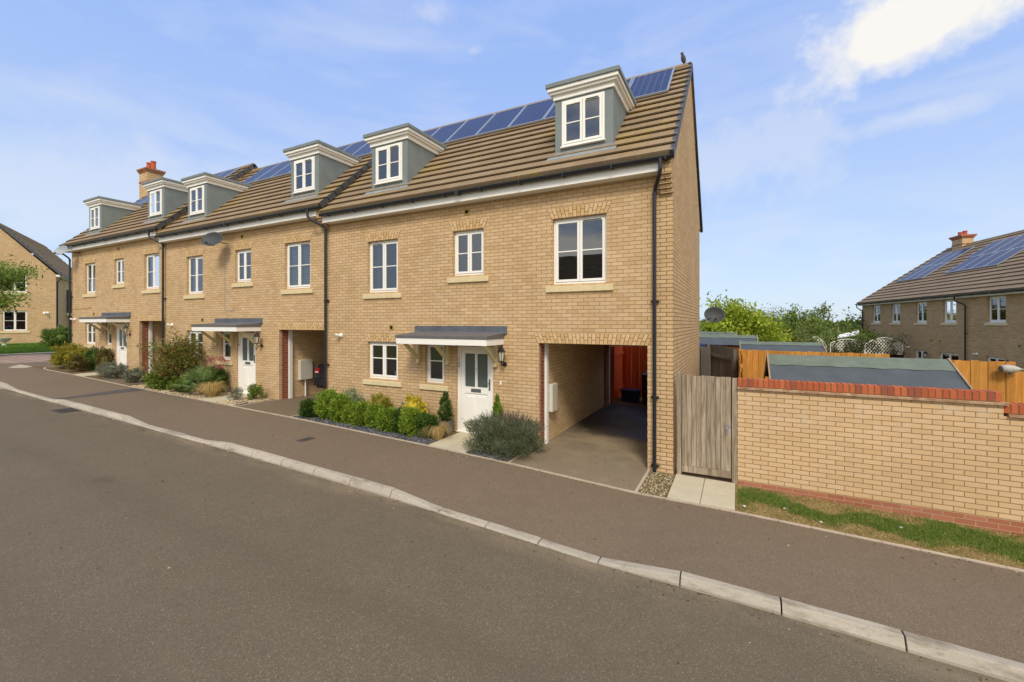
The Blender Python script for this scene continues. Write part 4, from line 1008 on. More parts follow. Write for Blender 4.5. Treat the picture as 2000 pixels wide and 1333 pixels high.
M['slatechip'] = island_mat('slate_chip', [lin(82, 84, 90), lin(104, 104, 108), lin(68, 70, 76), lin(122, 118, 116)], .7, 30)
M['gravelchip'] = island_mat('pale_gravel', [lin(206, 188, 152), lin(186, 164, 128), lin(222, 208, 178), lin(168, 148, 118)], .85, 30)
chips('slate_chippings', -8.86, -4.66, -1.18, -.55, 5200, M['slatechip'], .045, 'dark grey slate chippings along the front of the conifer bed', 1)
chips('slate_chippings', -3.62, -2.78, -1.18, -.6, 900, M['slatechip'], .04, 'dark grey slate chippings under the lavender bush', 2)
chips('gravel', -17.3, -13.2, -1.17, -.05, 4200, M['gravelchip'], .045, 'pale gravel under the fan palm of the middle house', 3)
chips('gravel', -12.2, -11.35, -1.17, -.05, 1400, M['gravelchip'], .045, 'pale gravel beside the driveway of the middle house', 4)
chips('gravel', -.38, .03, -1.15, -.02, 420, M['gravelchip'], .02, 'small pale stones on the mossy strip by the downpipe', 5)
# ---- bed of the middle house
def tree(name, label, cat, x, y, z, h, spread, mat, n=9000, ln=.08, wd=.035, seed=1, levels=3, trunk_r=.06, start=.25, upw=.7, group=None, multi=1, cl=.25, bark='bark', leafn=None):
    e = empty(name, (x, y, z), label, cat, group); r = random.Random(seed); m = MB(); tips = []
    def grow(p, d, l_, rad, lev):
        q = p; pts = [p]; dd = d.copy(); k = 4
        for i in range(k):
            dd = (dd+Vector((r.uniform(-.25, .25), r.uniform(-.25, .25), r.uniform(-.05, .2)*upw))).normalized(); q = q+dd*l_/k; pts.append(q.copy())
        m.tube(pts, [rad*(1-.18*i) for i in range(k+1)], 6 if lev < 2 else 4, False)
        if lev >= levels-1:
            tips.extend(pts[1:])
        if lev < levels:
            nb = 4 if lev == 0 else 3
            for i in range(nb):
                t = r.uniform(start if lev == 0 else .3, 1); j = min(k-1, int(t*k)); pp = pts[j].lerp(pts[j+1], t*k-j)
                a = r.uniform(0, 6.28); out = Vector((math.cos(a), math.sin(a), r.uniform(.1, .9)*upw)).normalized()
                nd = (dd*.35+out*spread).normalized(); grow(pp, nd, l_*r.uniform(.5, .75), rad*.5, lev+1)
    for s in range(multi):
        a = 6.28*s/max(1, multi)+seed; d0 = Vector((math.cos(a)*.45, math.sin(a)*.45, 1)).normalized() if multi > 1 else Vector((r.uniform(-.08, .08), r.uniform(-.08, .08), 1)).normalized()
        grow(Vector((0, 0, -.05)), d0, h*.55, trunk_r, 0)
    zmax = max(t.z for t in tips); k = h*.93/zmax
    for i, v in enumerate(m.v): m.v[i] = (v[0]*k, v[1]*k, v[2]*k)
    m.build('trunk', M[bark], e, fixn=False)
    T = np.array([tuple(t*k) for t in tips]); rng = np.random.default_rng(seed)
    I = rng.integers(0, len(T), n); P = T[I]+rng.normal(0, cl, (n, 3))*np.array([1, 1, .7]); D = rng.normal(0, 1, (n, 3))+np.array([0, 0, -.1])
    P[:, 2] = np.maximum(P[:, 2], .05)
    leaves('crown', P, D, ln, wd, mat, e, seed); return e
tree('garden_shrub', 'large loose multi stemmed shrub with reddish green leaves before the far passage', 'shrub', -15.3, -.72, g(-15.3), 2.05, .8, L['olive'], n=5200, ln=.085, wd=.038, seed=5, levels=3, trunk_r=.022, start=.1, multi=5, cl=.13, upw=.8)
shrub('low_shrub', 'low dense leafy green shrub at the foot of the large loose shrub', 'shrub', -15.95, -.85, 1.35, .7, .62, L['mid'], n=4200, ln=.075, wd=.04, seed=51, lump=.25, k=7)
shrub('low_shrub', 'low green plant spreading left of the fan palm', 'shrub', -14.75, -.9, .9, .5, .45, L['mid'], n=2200, ln=.07, wd=.03, seed=52, lump=.3, k=8)
def palm(x, y):
    e = empty('fan_palm', (x, y, g(x)), 'low fan palm with blue green spiky fronds in the gravel bed', 'palm'); r = random.Random(3); m = MB(); st = MB()
    for i in range(44):
        a = r.uniform(0, 6.283); el_ = r.uniform(.05, 1.3); l_ = r.uniform(.3, .55); d = Vector((math.cos(a)*math.cos(el_), math.sin(a)*math.cos(el_), math.sin(el_))); c = Vector((0, 0, .22))+d*l_
        st.tube([(0, 0, .15), c], .008, 4, False); side = d.cross(Vector((0, 0, 1))).normalized(); nrm = side.cross(d)
        for j in range(19):
            t = -1.35+2.7*j/18; dd = (d*math.cos(t)+side*math.sin(t)+nrm*-.12*abs(t)).normalized(); bl = r.uniform(.36, .5)*(1-.18*abs(t)); s2 = dd.cross(nrm).normalized()*.014
            p1 = c+dd*bl*.5; p2 = c+dd*bl+Vector((0, 0, -.06)); k = len(m.v)
            m.v += [tuple(c), tuple(p1+s2), tuple(p2), tuple(p1-s2)]; m.f.append((k, k+1, k+2, k+3))
    m.build('frond', L['palm'], e, fixn=False); st.build('stalk', L['palm'], e)
    tr = MB(); tr.lathe([(.11, 0), (.13, .1), (.1, .22), (.05, .3)], seg=10); tr.build('trunk', M['bark'], e)
palm(-13.95, -.62)
shrub('flowering_shrub', 'dark leaved bush topped with dusky pink flower heads beside the fan palm', 'shrub', -13.85, -.28, .85, .5, .85, L['dark'], n=3200, ln=.06, wd=.022, seed=53, lump=.2)
def pinkheads():
    r = np.random.default_rng(8); P = []; 
    for i in range(26):
        c = np.array([r.uniform(-.5, .42), r.uniform(-.3, .2), r.uniform(.62, 1.12)]); P.append(c+r.normal(0, .045, (42, 3)))
    P = np.vstack(P); o = leaves('flowers', P, r.normal(0, 1, P.shape), .03, .022, L['pink'], [x for x in bpy.data.objects if x.name.startswith('flowering_shrub')][0], 3)
pinkheads()
blades('grass_clump', 'golden arching grass clump left of the slab path of the middle house', 'grass', -13.05-.12, -.8, .48, .46, 900, L['dry'], 9, .008)
shrub('twiggy_plant', 'sparse faded grey brown heather by the door of the middle house', 'shrub', -12.0, -.75, .55, .45, .42, L['greygreen'], n=1100, ln=.06, wd=.01, upb=1.2, seed=54, lump=.3, corek=0, inner=.1)
shrub('small_shrub', 'small green and rusty shrub on pale gravel by the driveway of the middle house', 'shrub', -11.72, -.35, .55, .4, .48, L['mid'], n=1500, ln=.05, wd=.02, seed=55, lump=.3, corek=.5)
# ---- bed of the far house
shrub('yellow_green_shrub', 'yellow green spreading shrub at the left corner of the far bed', 'shrub', -24.3, -.5, 1.7, 1.2, 1.05, L['gold'], n=4600, ln=.09, wd=.045, seed=61, lump=.25, k=6)
shrub('brown_plant', 'brownish faded plant in the corner bed, right of the yellow green shrub', 'shrub', -22.9, -.75, .9, .6, .62, L['brown'], n=1800, ln=.07, wd=.03, seed=62, lump=.3, corek=.5)
shrub('grey_mound', 'wide grey green clipped mound in front of the far house door', 'shrub', -19.95, -.68, 1.85, .8, .60, L['greygreen'], n=7000, ln=.05, wd=.012, seed=63, lump=.14, k=8)
shrub('dark_shrub', 'dark green shrub below the far house ground floor window', 'shrub', -23.0, -.2, 1.1, .5, .95, L['dark'], n=2600, ln=.07, wd=.03, seed=64, lump=.25)
shrub('rusty_shrub', 'russet and green shrub left of the far house door', 'shrub', -21.9, -.25, .8, .5, .95, L['brown'], n=2200, ln=.07, wd=.035, seed=65, lump=.3, corek=.5)
shrub('low_twiggy_shrub', 'low straggly grey green shrub between the mound and the large loose shrub', 'shrub', -18.15, -.72, .9, .6, .48, L['greygreen'], n=2600, ln=.06, wd=.018, seed=66, lump=.3)
# ---- lawn strip by the garden wall
def grass_strip():
    r = np.random.default_rng(5); N = 110000; x = r.uniform(1.03, 9.0, N); y = r.uniform(-1.16, -.06, N)
    cen = -.55-.03*(x-1)+.10*np.sin(x*2.1)+.05*np.sin(x*5.3); d = np.abs(y-cen)/(.30+.10*np.sin(x*1.7+1)+.07*np.sin(x*6.1+y*5))
    lump = nzf(np.c_[x, y, y*0], 9, 3)*.35; lump += nzf(np.c_[x, y, y*0], 31, 8)*.28; keep = (r.uniform(0, 1, N) < np.clip((1.25-d-lump)*1.6, .0, 1)) | (r.uniform(0, 1, N) < .05)
    x, y, d = x[keep], y[keep], d[keep]; n = len(x); z = np.interp(x, GX, GZ)+.004
    P = np.c_[x, y, z]; D = r.normal(0, .45, (n, 3)); D[:, 2] = 1
    o = leaves('grass', P, D, .040, .0055, L['lawn'], None, 4); tag(o, 'green grass strip at the foot of the garden wall', 'grass', kind='stuff')
    N = 30000; x = r.uniform(1.03, 9.0, N); y = r.uniform(-1.17, -.02, N); P = np.c_[x, y, np.interp(x, GX, GZ)+.004]; D = r.normal(0, 1, (N, 3)); D[:, 2] = np.abs(D[:, 2])*.35
    o = leaves('dry_grass', P, D, .035, .005, L['dry'], None, 6); tag(o, 'dry straw coloured grass at the edges of the verge', 'grass', kind='stuff')
grass_strip()
m = MB()
rr = random.Random(6)
for (x, y) in ((1.12, -.97), (3.0, -.62), (2.05, -1.0), (1.65, -.75)):
    m = MB(); m.lathe([(.002, 0), (.022, .004), (.026, .012), (.012, .022)], seg=7); o = m.build('pebble', M['whitestone']); o.location = (x, y, g(x)+.01); o.scale = (1, .7, 1)
    tag(o, {1.12: 'white pebble at the corner of the slab path', 3.0: 'white pebble lying in the grass strip', 2.05: 'white pebble near the pavement edging', 1.65: 'white pebble on dry soil near the gate'}[x], 'pebble', 'pebbles in the verge')

# ================================================================== GATE AND GARDEN WALL
gt = empty('garden_gate', (.06, .02, 0), 'tall weathered grey board gate between the gable and the brick garden wall', 'gate')
m = MB(); r = random.Random(2); n = 10; x = .09
for i in range(n):
    w_ = (.87-.09)/n; m.box(x+i*w_+.002, x+(i+1)*w_-.002, -.004*(i % 2), .022, .075 if 0 else .19, 1.80+r.uniform(-.008, .008))
m.build('board_panel', M['gatewood'], gt, bevel=.003)
for b6 in ((.088, .873, -.006, .03, .07, .186), (.09, .87, .024, .07, .45, .55), (.09, .87, .024, .07, 1.5, 1.6)):
    m = MB(); m.box(*b6); m.build('rail', M['gatewood'], gt, bevel=.004)
for a, b, zt in ((.0, .075, 1.84), (.885, .965, 1.79)):
    m = MB(); m.box(a, b, -.03, .06, -.1, zt); m.build('post', M['gatewood'], gt, bevel=.005)
m = MB(); m.box(.80, .835, -.016, -.004, .82, 1.0); m.tube([(.817, -.016, .93), (.817, -.05, .93), (.79, -.055, .92)], .007, 6); m.box(.79, .87, -.014, -.006, .95, .975); m.build('latch', M['silver'], gt)

gw_ = empty('garden_wall', (1.03, 0, 0), 'buff brick garden wall with a red brick on edge coping, stepping down at the right', 'wall')
step = 3.20; LW = 9.0
m = MB(); m.box(0, step, 0, .215, .064, 1.615); m.box(step, LW, .0, .215, .064, 1.465); m.build('wall', M['buffgarden'], gw_)
m = MB(); m.box(0, LW, -.003, .218, -.6, .062); m.build('base_course', M['redbase'], gw_)
m = MB(); m.box(0, step+.04, -.045, .26, 1.617, 1.632); m.box(.0, step+.04, -.03, .245, 1.634, 1.65); m.box(step+.042, LW, -.045, .26, 1.467, 1.482); m.box(step+.042, LW, -.03, .245, 1.484, 1.50); m.build('creasing_tile', M['creasing'], gw_, bevel=.002)
m = MB(); x = .0; r = random.Random(8)
while x < LW-.07:
    top = 1.785 if x < step-.05 else 1.635; j = r.uniform(-.002, .002)
    m.box(x+.0055, x+.0685, .0+j, .215+j, top-.125, top+j); x += .076
cp_ = m.build('coping', M['copingbrick'], gw_, bevel=.003)
m = MB(); m.box(0.002, step-.03, .006, .209, 1.65, 1.776); m.box(step+.05, LW, .006, .209, 1.50, 1.626); m.build('coping_mortar', M['mortar'], gw_)

# ================================================================== SMALL FITTINGS
def lantern(label, x, y, z, s=1.0, rz=0, group='black carriage lanterns'):
    e = empty('wall_lantern', (x, y, z), label, 'lantern', group, rz); e.scale = (s, s, s)
    m = MB(); m.lathe([(.045, 0), (.05, .02), (.075, .19), (.078, .2)], (0, -.16, 0), 6); gl = MB()
    m = MB()
    for j in range(6):
        a = 2*math.pi*j/6; m.tube([(.045*math.cos(a), -.16+.045*math.sin(a), .0), (.076*math.cos(a), -.16+.076*math.sin(a), .2)], .005, 4)
    m.lathe([(.05, -.02), (.055, 0), (.05, .004)], (0, -.16, 0), 6); m.lathe([(.095, .2), (.09, .215), (.05, .26), (.045, .29), (.012, .31), (.012, .34), (.004, .345)], (0, -.16, 0), 6)
    m.tube([(0, -.16, -.02), (0, -.16, -.06), (0, -.10, -.10), (0, -.02, -.08)], .012, 6)
    m.lathe([(.05, 0), (.05, .02), (.03, .025)], (0, 0, -.08), 12, Matrix.Rotation(R_(90), 4, 'X'))
    m.build('lantern_frame', M['blackmetal'], e)
    gl.lathe([(.04, .003), (.07, .198)], (0, -.16, 0), 6); gl.build('glass', M['lampglass'], e)
    return e
lantern('black lantern on the wall right of the number 12 front door', -3.44, -.02, 1.92)
lantern('black lantern on the wall beside the front door of the middle house', -8.96-2.95, -.02, 2.12)
lantern('small black lantern beside the far house door', -17.6-2.7, -.02, 2.35, .9)
def seclight(label, x, y, z, rz=0):
    e = empty('security_light', (x, y, z), label, 'light', 'white security lights', rz)
    m = MB(); m.lathe([(.06, 0), (.06, .03), (.045, .045)], (0, 0, 0), 16, Matrix.Rotation(R_(90), 4, 'X')); m.build('base', M['white'], e)
    m = MB(); m.tube([(0, -.04, 0), (-.02, -.09, -.01)], [.03, .022], 12); m.tube([(-.02, -.09, .0), (-.06, -.15, .02)], [.03, .045], 12); m.build('head', M['whitewood'], e); return e
seclight('white sensor light low on the left of the number 12 front wall', -8.48, 0, 2.40)
seclight('white sensor light at the left of the middle house front', -8.96-8.2, 0, 2.66)
seclight('white sensor light at the left of the far house front', -17.6-7.9, 0, 2.9)
def dish(label, x, y, z, rad, mat, rz=0, wall=(0, .5, 0), flat=.78, tilt=25):
    e = empty('satellite_dish', (x, y, z), label, 'satellite dish', 'satellite dishes', rz)
    m = MB(); Mx = Matrix.Rotation(R_(90-tilt), 4, 'X'); n = 8; prof = [(max(.001, rad*i/n), .16*rad*2*(i/n)**2-.02) for i in range(n+1)]
    k = len(m.v); seg = 28
    for th in (0, -.006):
        for r_, zz in prof:
            for j in range(seg):
                a = 2*math.pi*j/seg; p = Mx @ Vector((r_*math.cos(a), r_*math.sin(a)*flat, zz+th)); m.v.append(tuple(p))
    nr = len(prof)
    for lay in (0, 1):
        b = k+lay*nr*seg
        for i in range(nr-1):
            for j in range(seg): m.f.append((b+i*seg+j, b+i*seg+(j+1) % seg, b+(i+1)*seg+(j+1) % seg, b+(i+1)*seg+j))
    for j in range(seg):
        a = k+(nr-1)*seg+j; b = k+(nr-1)*seg+(j+1) % seg; m.f.append((a, b, b+nr*seg, a+nr*seg))
    m.build('reflector', mat, e, smooth=True)
    m = MB(); m.tube([(0, .02, -rad*.5), (0, -rad*.95, -rad*.45)], .010, 6); m.tube([(0, -rad*.95, -rad*.5), (0, -rad*.95, -rad*.3)], .028, 10); m.build('receiver_arm', M['blackmetal'], e)
    m = MB(); m.tube([(0, .03, -.02), (0, .10, -.03), wall], .014, 6); m.lathe([(.06, 0), (.06, .015)], wall, 12); m.build('bracket', M['blackmetal'], e)
    return e
dish('dark grey satellite dish on the upper wall of the middle house', -13.75, -.42, 5.36, .34, M['dishdark'], R_(25), (.25, .42, -.05))
dish('pale grey satellite dish high at the left corner of the far house', -25.2, -.50, 5.88, .31, M['dishpale'], R_(20), (.35, .40, -.02))
dish('large dark satellite dish beyond the rear corner of the gable wall', .40, 6.45, 2.97, .30, M['dishdark'], R_(10), (-.35, -.32, -.2), .85, 20)
# pavement ironwork
def cover(name, label, x0, x1, y0, y1, zf, cat, grate=False):
    m = MB(); zz = lambda x, y: zf(x, y)+.006
    if grate:
        n = 9
        for i in range(n):
            a = x0+(x1-x0)*i/n; b = a+(x1-x0)/n*.55; m.hexa([(a, y0, zz(a, y0)-.03), (b, y0, zz(b, y0)-.03), (b, y1, zz(b, y1)-.03), (a, y1, zz(a, y1)-.03), (a, y0, zz(a, y0)), (b, y0, zz(b, y0)), (b, y1, zz(b, y1)), (a, y1, zz(a, y1))])
        for (a, b, c, d) in ((x0-.03, x0, y0-.03, y1+.03), (x1, x1+.03, y0-.03, y1+.03), (x0, x1, y0-.03, y0), (x0, x1, y1, y1+.03)):
            m.hexa([(a, c, zz(a, c)-.03), (b, c, zz(b, c)-.03), (b, d, zz(b, d)-.03), (a, d, zz(a, d)-.03), (a, c, zz(a, c)+.001), (b, c, zz(b, c)+.001), (b, d, zz(b, d)+.001), (a, d, zz(a, d)+.001)])
    else:
        m.hexa([(x0, y0, zz(x0, y0)-.03), (x1, y0, zz(x1, y0)-.03), (x1, y1, zz(x1, y1)-.03), (x0, y1, zz(x0, y1)-.03), (x0, y0, zz(x0, y0)), (x1, y0, zz(x1, y0)), (x1, y1, zz(x1, y1)), (x0, y1, zz(x0, y1))])
        m.box(x0+.05, x0+.09, (y0+y1)/2-.02, (y0+y1)/2+.02, zz(x0, y0), zz(x0, y0)+.004)
    o = m.build(name, M['darkiron']); tag(o, label, cat); return o
cover('access_cover', 'small rectangular iron cover set in the pavement', -7.02, -6.84, -2.42, -2.10, zpav, 'cover')
cover('gully_grate', 'iron drain grate in the road against the kerb', -14.95, -14.35, -3.75, -3.40, lambda x, y: zr(x)+.004, 'drain', True)
cover('access_cover', 'flat dark cover in the gravel by the driveway of the middle house', -11.75, -11.35, -1.10, -.7, lambda x, y: g(x)+.016, 'cover')

# car in the passage of the middle house
def car(x, y, z):
    e = empty('parked_car', (x, y, z), 'dark saloon car parked in the passage of the middle house, rear facing the street', 'car')
    side = [(0, .28), (-.02, .55), (.02, .92), (.10, 1.02), (.55, 1.06), (1.15, 1.40), (2.3, 1.43), (2.95, 1.02), (4.0, .88), (4.2, .6), (4.2, .28)]
    rings = [(-.86, .0), (-.84, .03), (-.70, .0), (.70, .0), (.84, .03), (.86, .0)]
    m = MB(); W_ = .86; n = len(side)
    cols = [(-W_, .93), (-W_*.96, 1.0), (W_*.96, 1.0), (W_, .93)]
    k = 0
    for cx_, s_ in cols:
        for (yy, zz) in side:
            t = max(0, zz-1.0)/.43; xx = cx_*(1-.2*t); m.v.append((xx, 2.1+(yy-2.1)*(s_ if abs(cx_) == W_ else 1.0), zz if abs(cx_) < W_ else .28+(zz-.28)*.97))
    for c in range(3):
        for i in range(n): m.f.append((c*n+i, c*n+(i+1) % n, (c+1)*n+(i+1) % n, (c+1)*n+i))
    m.f.append(tuple(range(n))); m.f.append(tuple(range(4*n-1, 3*n-1, -1)))
    m.build('body', M['carpaint'], e, bevel=.03)
    q = MB(); q.quad((-.62, .615, 1.115), (.62, .615, 1.115), (.55, 1.06, 1.365), (-.55, 1.06, 1.365)); q.build('rear_window', M['glass'], e)
    for s in (-1, 1):
        q = MB(); q.box(min(s*.66, s*.85), max(s*.66, s*.85), -.035, .12, .74, .90); q.build('tail_light', M['red'], e, bevel=.02)
        q = MB(); q.box(min(s*.68, s*.83), max(s*.68, s*.83), -.042, -.034, .775, .80); q.build('reflector', M['whitewood'], e)
    q = MB(); q.box(-.84, .84, -.09, .06, .36, .60); q.build('bumper', M['carpaint'], e, bevel=.03)
    q = MB(); q.box(-.26, .26, -.052, -.03, .68, .79); nb = q.build('number_plate', M['yellow'], e)
    for yy in (.85, 3.45):
        for s in (-1, 1):
            q = MB(); q.lathe([(.2, -.1), (.31, -.1), (.32, -.06), (.32, .06), (.31, .1), (.2, .1)], (s*.77, yy, .32), 24, Matrix.Rotation(R_(90), 4, 'Y')); wh = q.build('wheel', M['tyre'], e)
            q = MB(); q.lathe([(.19, -.105), (.19, .105)], (s*.77, yy, .32), 16, Matrix.Rotation(R_(90), 4, 'Y')); q.build('rim', M['silver'], wh)
    return e
car(-9.93, 1.0, g(-10)+.01)

# bins and fence behind the near passage
m = MB(); m.hexa([(-.28, -.25, .06), (.28, -.25, .06), (.28, .3, .06), (-.28, .3, .06), (-.29, -.33, .95), (.29, -.33, .95), (.29, .36, .95), (-.29, .36, .95)])
wb = empty('wheelie_bin', (-1.42, 6.35, g(-1.4)+.01), 'black wheelie bin standing behind the passage', 'bin'); m.build('body', M['black'], wb, bevel=.02)
m = MB(); m.hexa([(-.31, -.38, .955), (.31, -.38, .955), (.31, .38, .955), (-.31, .38, .955), (-.28, -.36, 1.0), (.28, -.36, 1.0), (.28, .38, 1.06), (-.28, .38, 1.06)]); m.build('lid', M['black'], wb, bevel=.01)
for s in (-1, 1):
    m = MB(); m.lathe([(.1, -.03), (.1, .03)], (s*.3, .3, .1), 16, Matrix.Rotation(R_(90), 4, 'Y')); m.build('wheel', M['tyre'], wb)
rb = empty('recycling_box', (-2.15, 6.5, g(-2.1)+.01), 'dark blue recycling box on the ground beside the black bin', 'box')
m = MB(); m.hexa([(-.26, -.18, 0), (.26, -.18, 0), (.26, .18, 0), (-.26, .18, 0), (-.29, -.21, .34), (.29, -.21, .34), (.29, .21, .34), (-.29, .21, .34)]); m.build('body', M['blue'], rb, bevel=.015)
m = MB(); m.box(-.31, .31, -.23, .23, .345, .385); m.build('lid', M['blue'], rb, bevel=.012)

def fence(name, label, p0, p1, h, mat, z0, z1, bw=.14, group=None, posts=True, cap=False, sag=.01, seed=1, gap=.004, pw='same'):
    p0, p1 = Vector(p0), Vector(p1); d = (p1-p0); Lh = d.length; e = empty(name, (p0.x, p0.y, z0), label, 'fence', group, math.atan2(d.y, d.x)); r = random.Random(seed); n = int(Lh/bw); bw = Lh/n
    m = MB()
    for i in range(n):
        zb = (z1-z0)*(i+.5)/n; t = r.uniform(-sag, sag)
        m.box(i*bw+gap/2, (i+1)*bw-gap/2, -.011-(.008 if i % 2 else 0), .003, zb-.05, zb+h+t)
    m.build('board_panel', mat, e, bevel=.002)
    for q in (.3, h-.35):
        m = MB(); m.hexa([(0, .004, q), (Lh, .004, q+z1-z0), (Lh, .05, q+z1-z0), (0, .05, q), (0, .004, q+.08), (Lh, .004, q+.08+z1-z0), (Lh, .05, q+.08+z1-z0), (0, .05, q+.08)]); m.build('rail', mat, e)
    if posts:
        k = 0
        while k <= Lh+.01:
            m = MB(); m.box(k-.05, k+.05, .052, .15, (z1-z0)*k/Lh-.1, (z1-z0)*k/Lh+h+.0); m.build('post', mat, e); k += max(.9, Lh/max(1, round(Lh/1.83)))
    if cap: 
        m = MB(); m.hexa([(0, -.04, h+.01), (Lh, -.04, h+.01+z1-z0), (Lh, .05, h+.01+z1-z0), (0, .05, h+.01), (0, -.04, h+.035), (Lh, -.04, h+.035+z1-z0), (Lh, .05, h+.035+z1-z0), (0, .05, h+.035)]); m.build('capping', mat, e)
    return e
fence('board_fence', 'red stained fence with a gate running back behind the near passage', (-2.66, 7.6), (-2.66, 5.75), 1.85, M['redwood'], .12, .12, seed=3)
fence('board_fence', 'red stained fence across the yard behind the bins', (-2.66, 7.62), (-.2, 7.62), 1.9, M['redwood'], .1, .05, seed=4)
fence('board_fence', 'grey weathered fence running back behind the side gate', (1.03, 5.4), (.30, 6.4), 2.2, M['greywood'], -.21, -.12, seed=5, cap=False)
fence('board_fence', 'grey weathered fence panel with trimmed top next to the gable', (.03, 6.22), (.29, 6.3), 2.0, M['greywood'], -.0, -.02, seed=6)
fence('board_fence', 'orange timber fence between the sheds in the gardens behind', (1.12, 5.3), (4.38, 5.7), 2.15, M['orangewood'], -.15, -.2, seed=7, gap=.006)
fence('board_fence', 'lower end of the orange timber fence below the arched trellis', (4.40, 5.72), (5.3, 5.85), 2.02, M['orangewood'], -.2, -.24, seed=17, gap=.006)
fence('board_fence', 'short orange fence return beside the near shed', (1.10, 5.28), (1.10, 3.6), 2.0, M['orangewood'], -.12, -.1, seed=8)
fence('board_fence', 'orange timber fence right of the near shed with a pale ornament on it', (4.7, 3.4), (5.75, 3.55), 2.2, M['orangewood'], -.2, -.22, seed=9, gap=.006, bw=.125)
fence('board_fence', 'lower orange fence continuing to the right edge', (5.68, 3.75), (9.0, 4.1), 2.02, M['orangewood'], -.22, -.4, seed=10, gap=.006, bw=.125)
fence('board_fence', 'dark brown low fence below the white trellis', (5.3, 23.25), (10.05, 26.3), 1.55, M['darkwood'], -.72, -.75, seed=11)

# sheds
def shed(name, label, x0, x1, yr, half, zr_, drop, ground, felt='felt', wall='shedwood', rz=0, group='garden sheds'):
    cx_ = (x0+x1)/2; e = empty(name, (cx_, yr, ground), label, 'shed', group, rz); hw = (x1-x0)/2; zt = zr_-ground; ze = zt-drop
    m = MB(); 
    k = drop/half
    m.prism_x([(-half+.1, 0), (half-.1, 0), (half-.1, zt-.03-k*(half-.1)), (0, zt-.03), (-half+.1, zt-.03-k*(half-.1))], -hw+.1, hw-.1); m.build('wall', M[wall], e)
    m = MB(); n = 7
    for s in (-1, 1):
        for i in range(n):
            for j in range(10):
                a, b = half*i/n, half*(i+1)/n; u, v = -hw+2*hw*j/10, -hw+2*hw*(j+1)/10; w1 = lambda q, t_: .006*math.sin(q*9+t_*7)
                m.quad((u, s*a, zt-k*a+w1(u, a)), (v, s*a, zt-k*a+w1(v, a)), (v, s*b, zt-k*b+w1(v, b)), (u, s*b, zt-k*b+w1(u, b)))
    ro = m.build('roof', M[felt], e, smooth=True, fixn=False)
    m = MB()
    for s in (-1, 1):
        for j in range(14):
            u, v = -hw+2*hw*j/14, -hw+2*hw*(j+1)/14; q0, q1 = .27+.012*math.sin(j*2.3), .27+.012*math.sin((j+1)*2.3)
            m.quad((u, s*0, zt+.012), (v, s*0, zt+.012), (v, s*q1*half/.9, zt-k*q1*half/.9+.011), (u, s*q0*half/.9, zt-k*q0*half/.9+.011))
    m.build('ridge_felt', M['feltgreen'], ro)
    for s in (-1, 1):
        xx = s*(hw+.012)
        for t_ in (-1, 1):
            m = MB(); a, b = min(xx-.012, xx+.012), max(xx-.012, xx+.012)
            m.hexa([(a, 0, zt-.07), (b, 0, zt-.07), (b, t_*half, zt-drop-.07), (a, t_*half, zt-drop-.07), (a, 0, zt+.035), (b, 0, zt+.035), (b, t_*half, zt-drop+.03), (a, t_*half, zt-drop+.03)]); m.build('barge_board', M['trimwood'], e)
    return e
shed('garden_shed', 'largest near shed with dark felt roof just behind the garden wall', 1.60, 4.40, 2.3, 1.25, 2.065, .60, -.15)
shed('garden_shed', 'shed roof with green ridge felt behind the orange fence', 1.12, 3.36, 8.2, .95, 2.11, .30, -.4)
shed('garden_shed', 'shed roof left behind the grey fence, reaching the gable wall', -1.2, 1.68, 10.6, 1.2, 2.25, .32, -.4)
shed('garden_shed', 'farthest shed with pale green felt roof beside the yellow green tree', -1.6, 1.0, 13.4, 1.0, 2.33, .28, -.5, felt='feltgreen')
m = MB(); m.hexa([(-1.4, -.9, .0), (1.4, -.9, .0), (1.4, .9, .0), (-1.4, .9, .0), (-1.4, -.9, .16), (1.4, -.9, .1), (1.3, .9, .22), (-1.4, .9, .28)]); e = empty('flat_roofed_store', (-.75, 15.8, -.6), 'low store with a flat dark roof behind the farthest shed', 'shed'); o = m.build('roof', M['lead'], e, bevel=.02); o.location.z = 2.78
m = MB(); m.box(-1.3, 1.3, -.8, .8, 0, 2.78); m.build('wall', M['shedwood'], e)
e = empty('play_house', (.12, 7.3, -.3), 'small wooden store with a dark blue roof between the gable and the grey fence', 'shed')
m = MB(); m.prism_x([(-.4, 2.14), (.4, 2.30), (.4, 2.33), (-.4, 2.17)], -.5, .10); m.build('roof', M['navy'], e); m = MB(); m.box(-.4, .04, -.33, .33, 0, 2.14); m.build('wall', M['redwood'], e)
# pale ornament on the fence
e = empty('fence_ornament', (5.62, 3.36, 1.86), 'pale weathered plastic ornament shaped like a pointed pod on the orange fence', 'ornament', rz=R_(15))
Mx = Matrix.Rotation(R_(90), 4, 'Y')
m = MB(); m.lathe([(.03, -.15), (.065, -.13), (.08, -.06), (.078, .0), (.06, .07), (.035, .13), (.012, .17), (.004, .21)], seg=18, M4=Mx); m.build('shell', M['decoy'], e, smooth=True)
m = MB(); m.lathe([(.05, -.162), (.06, -.15)], seg=14, M4=Mx); m.box(-.02, .02, -.02, .02, -.1, -.06); m.build('cap', M['dishgrey'], e)

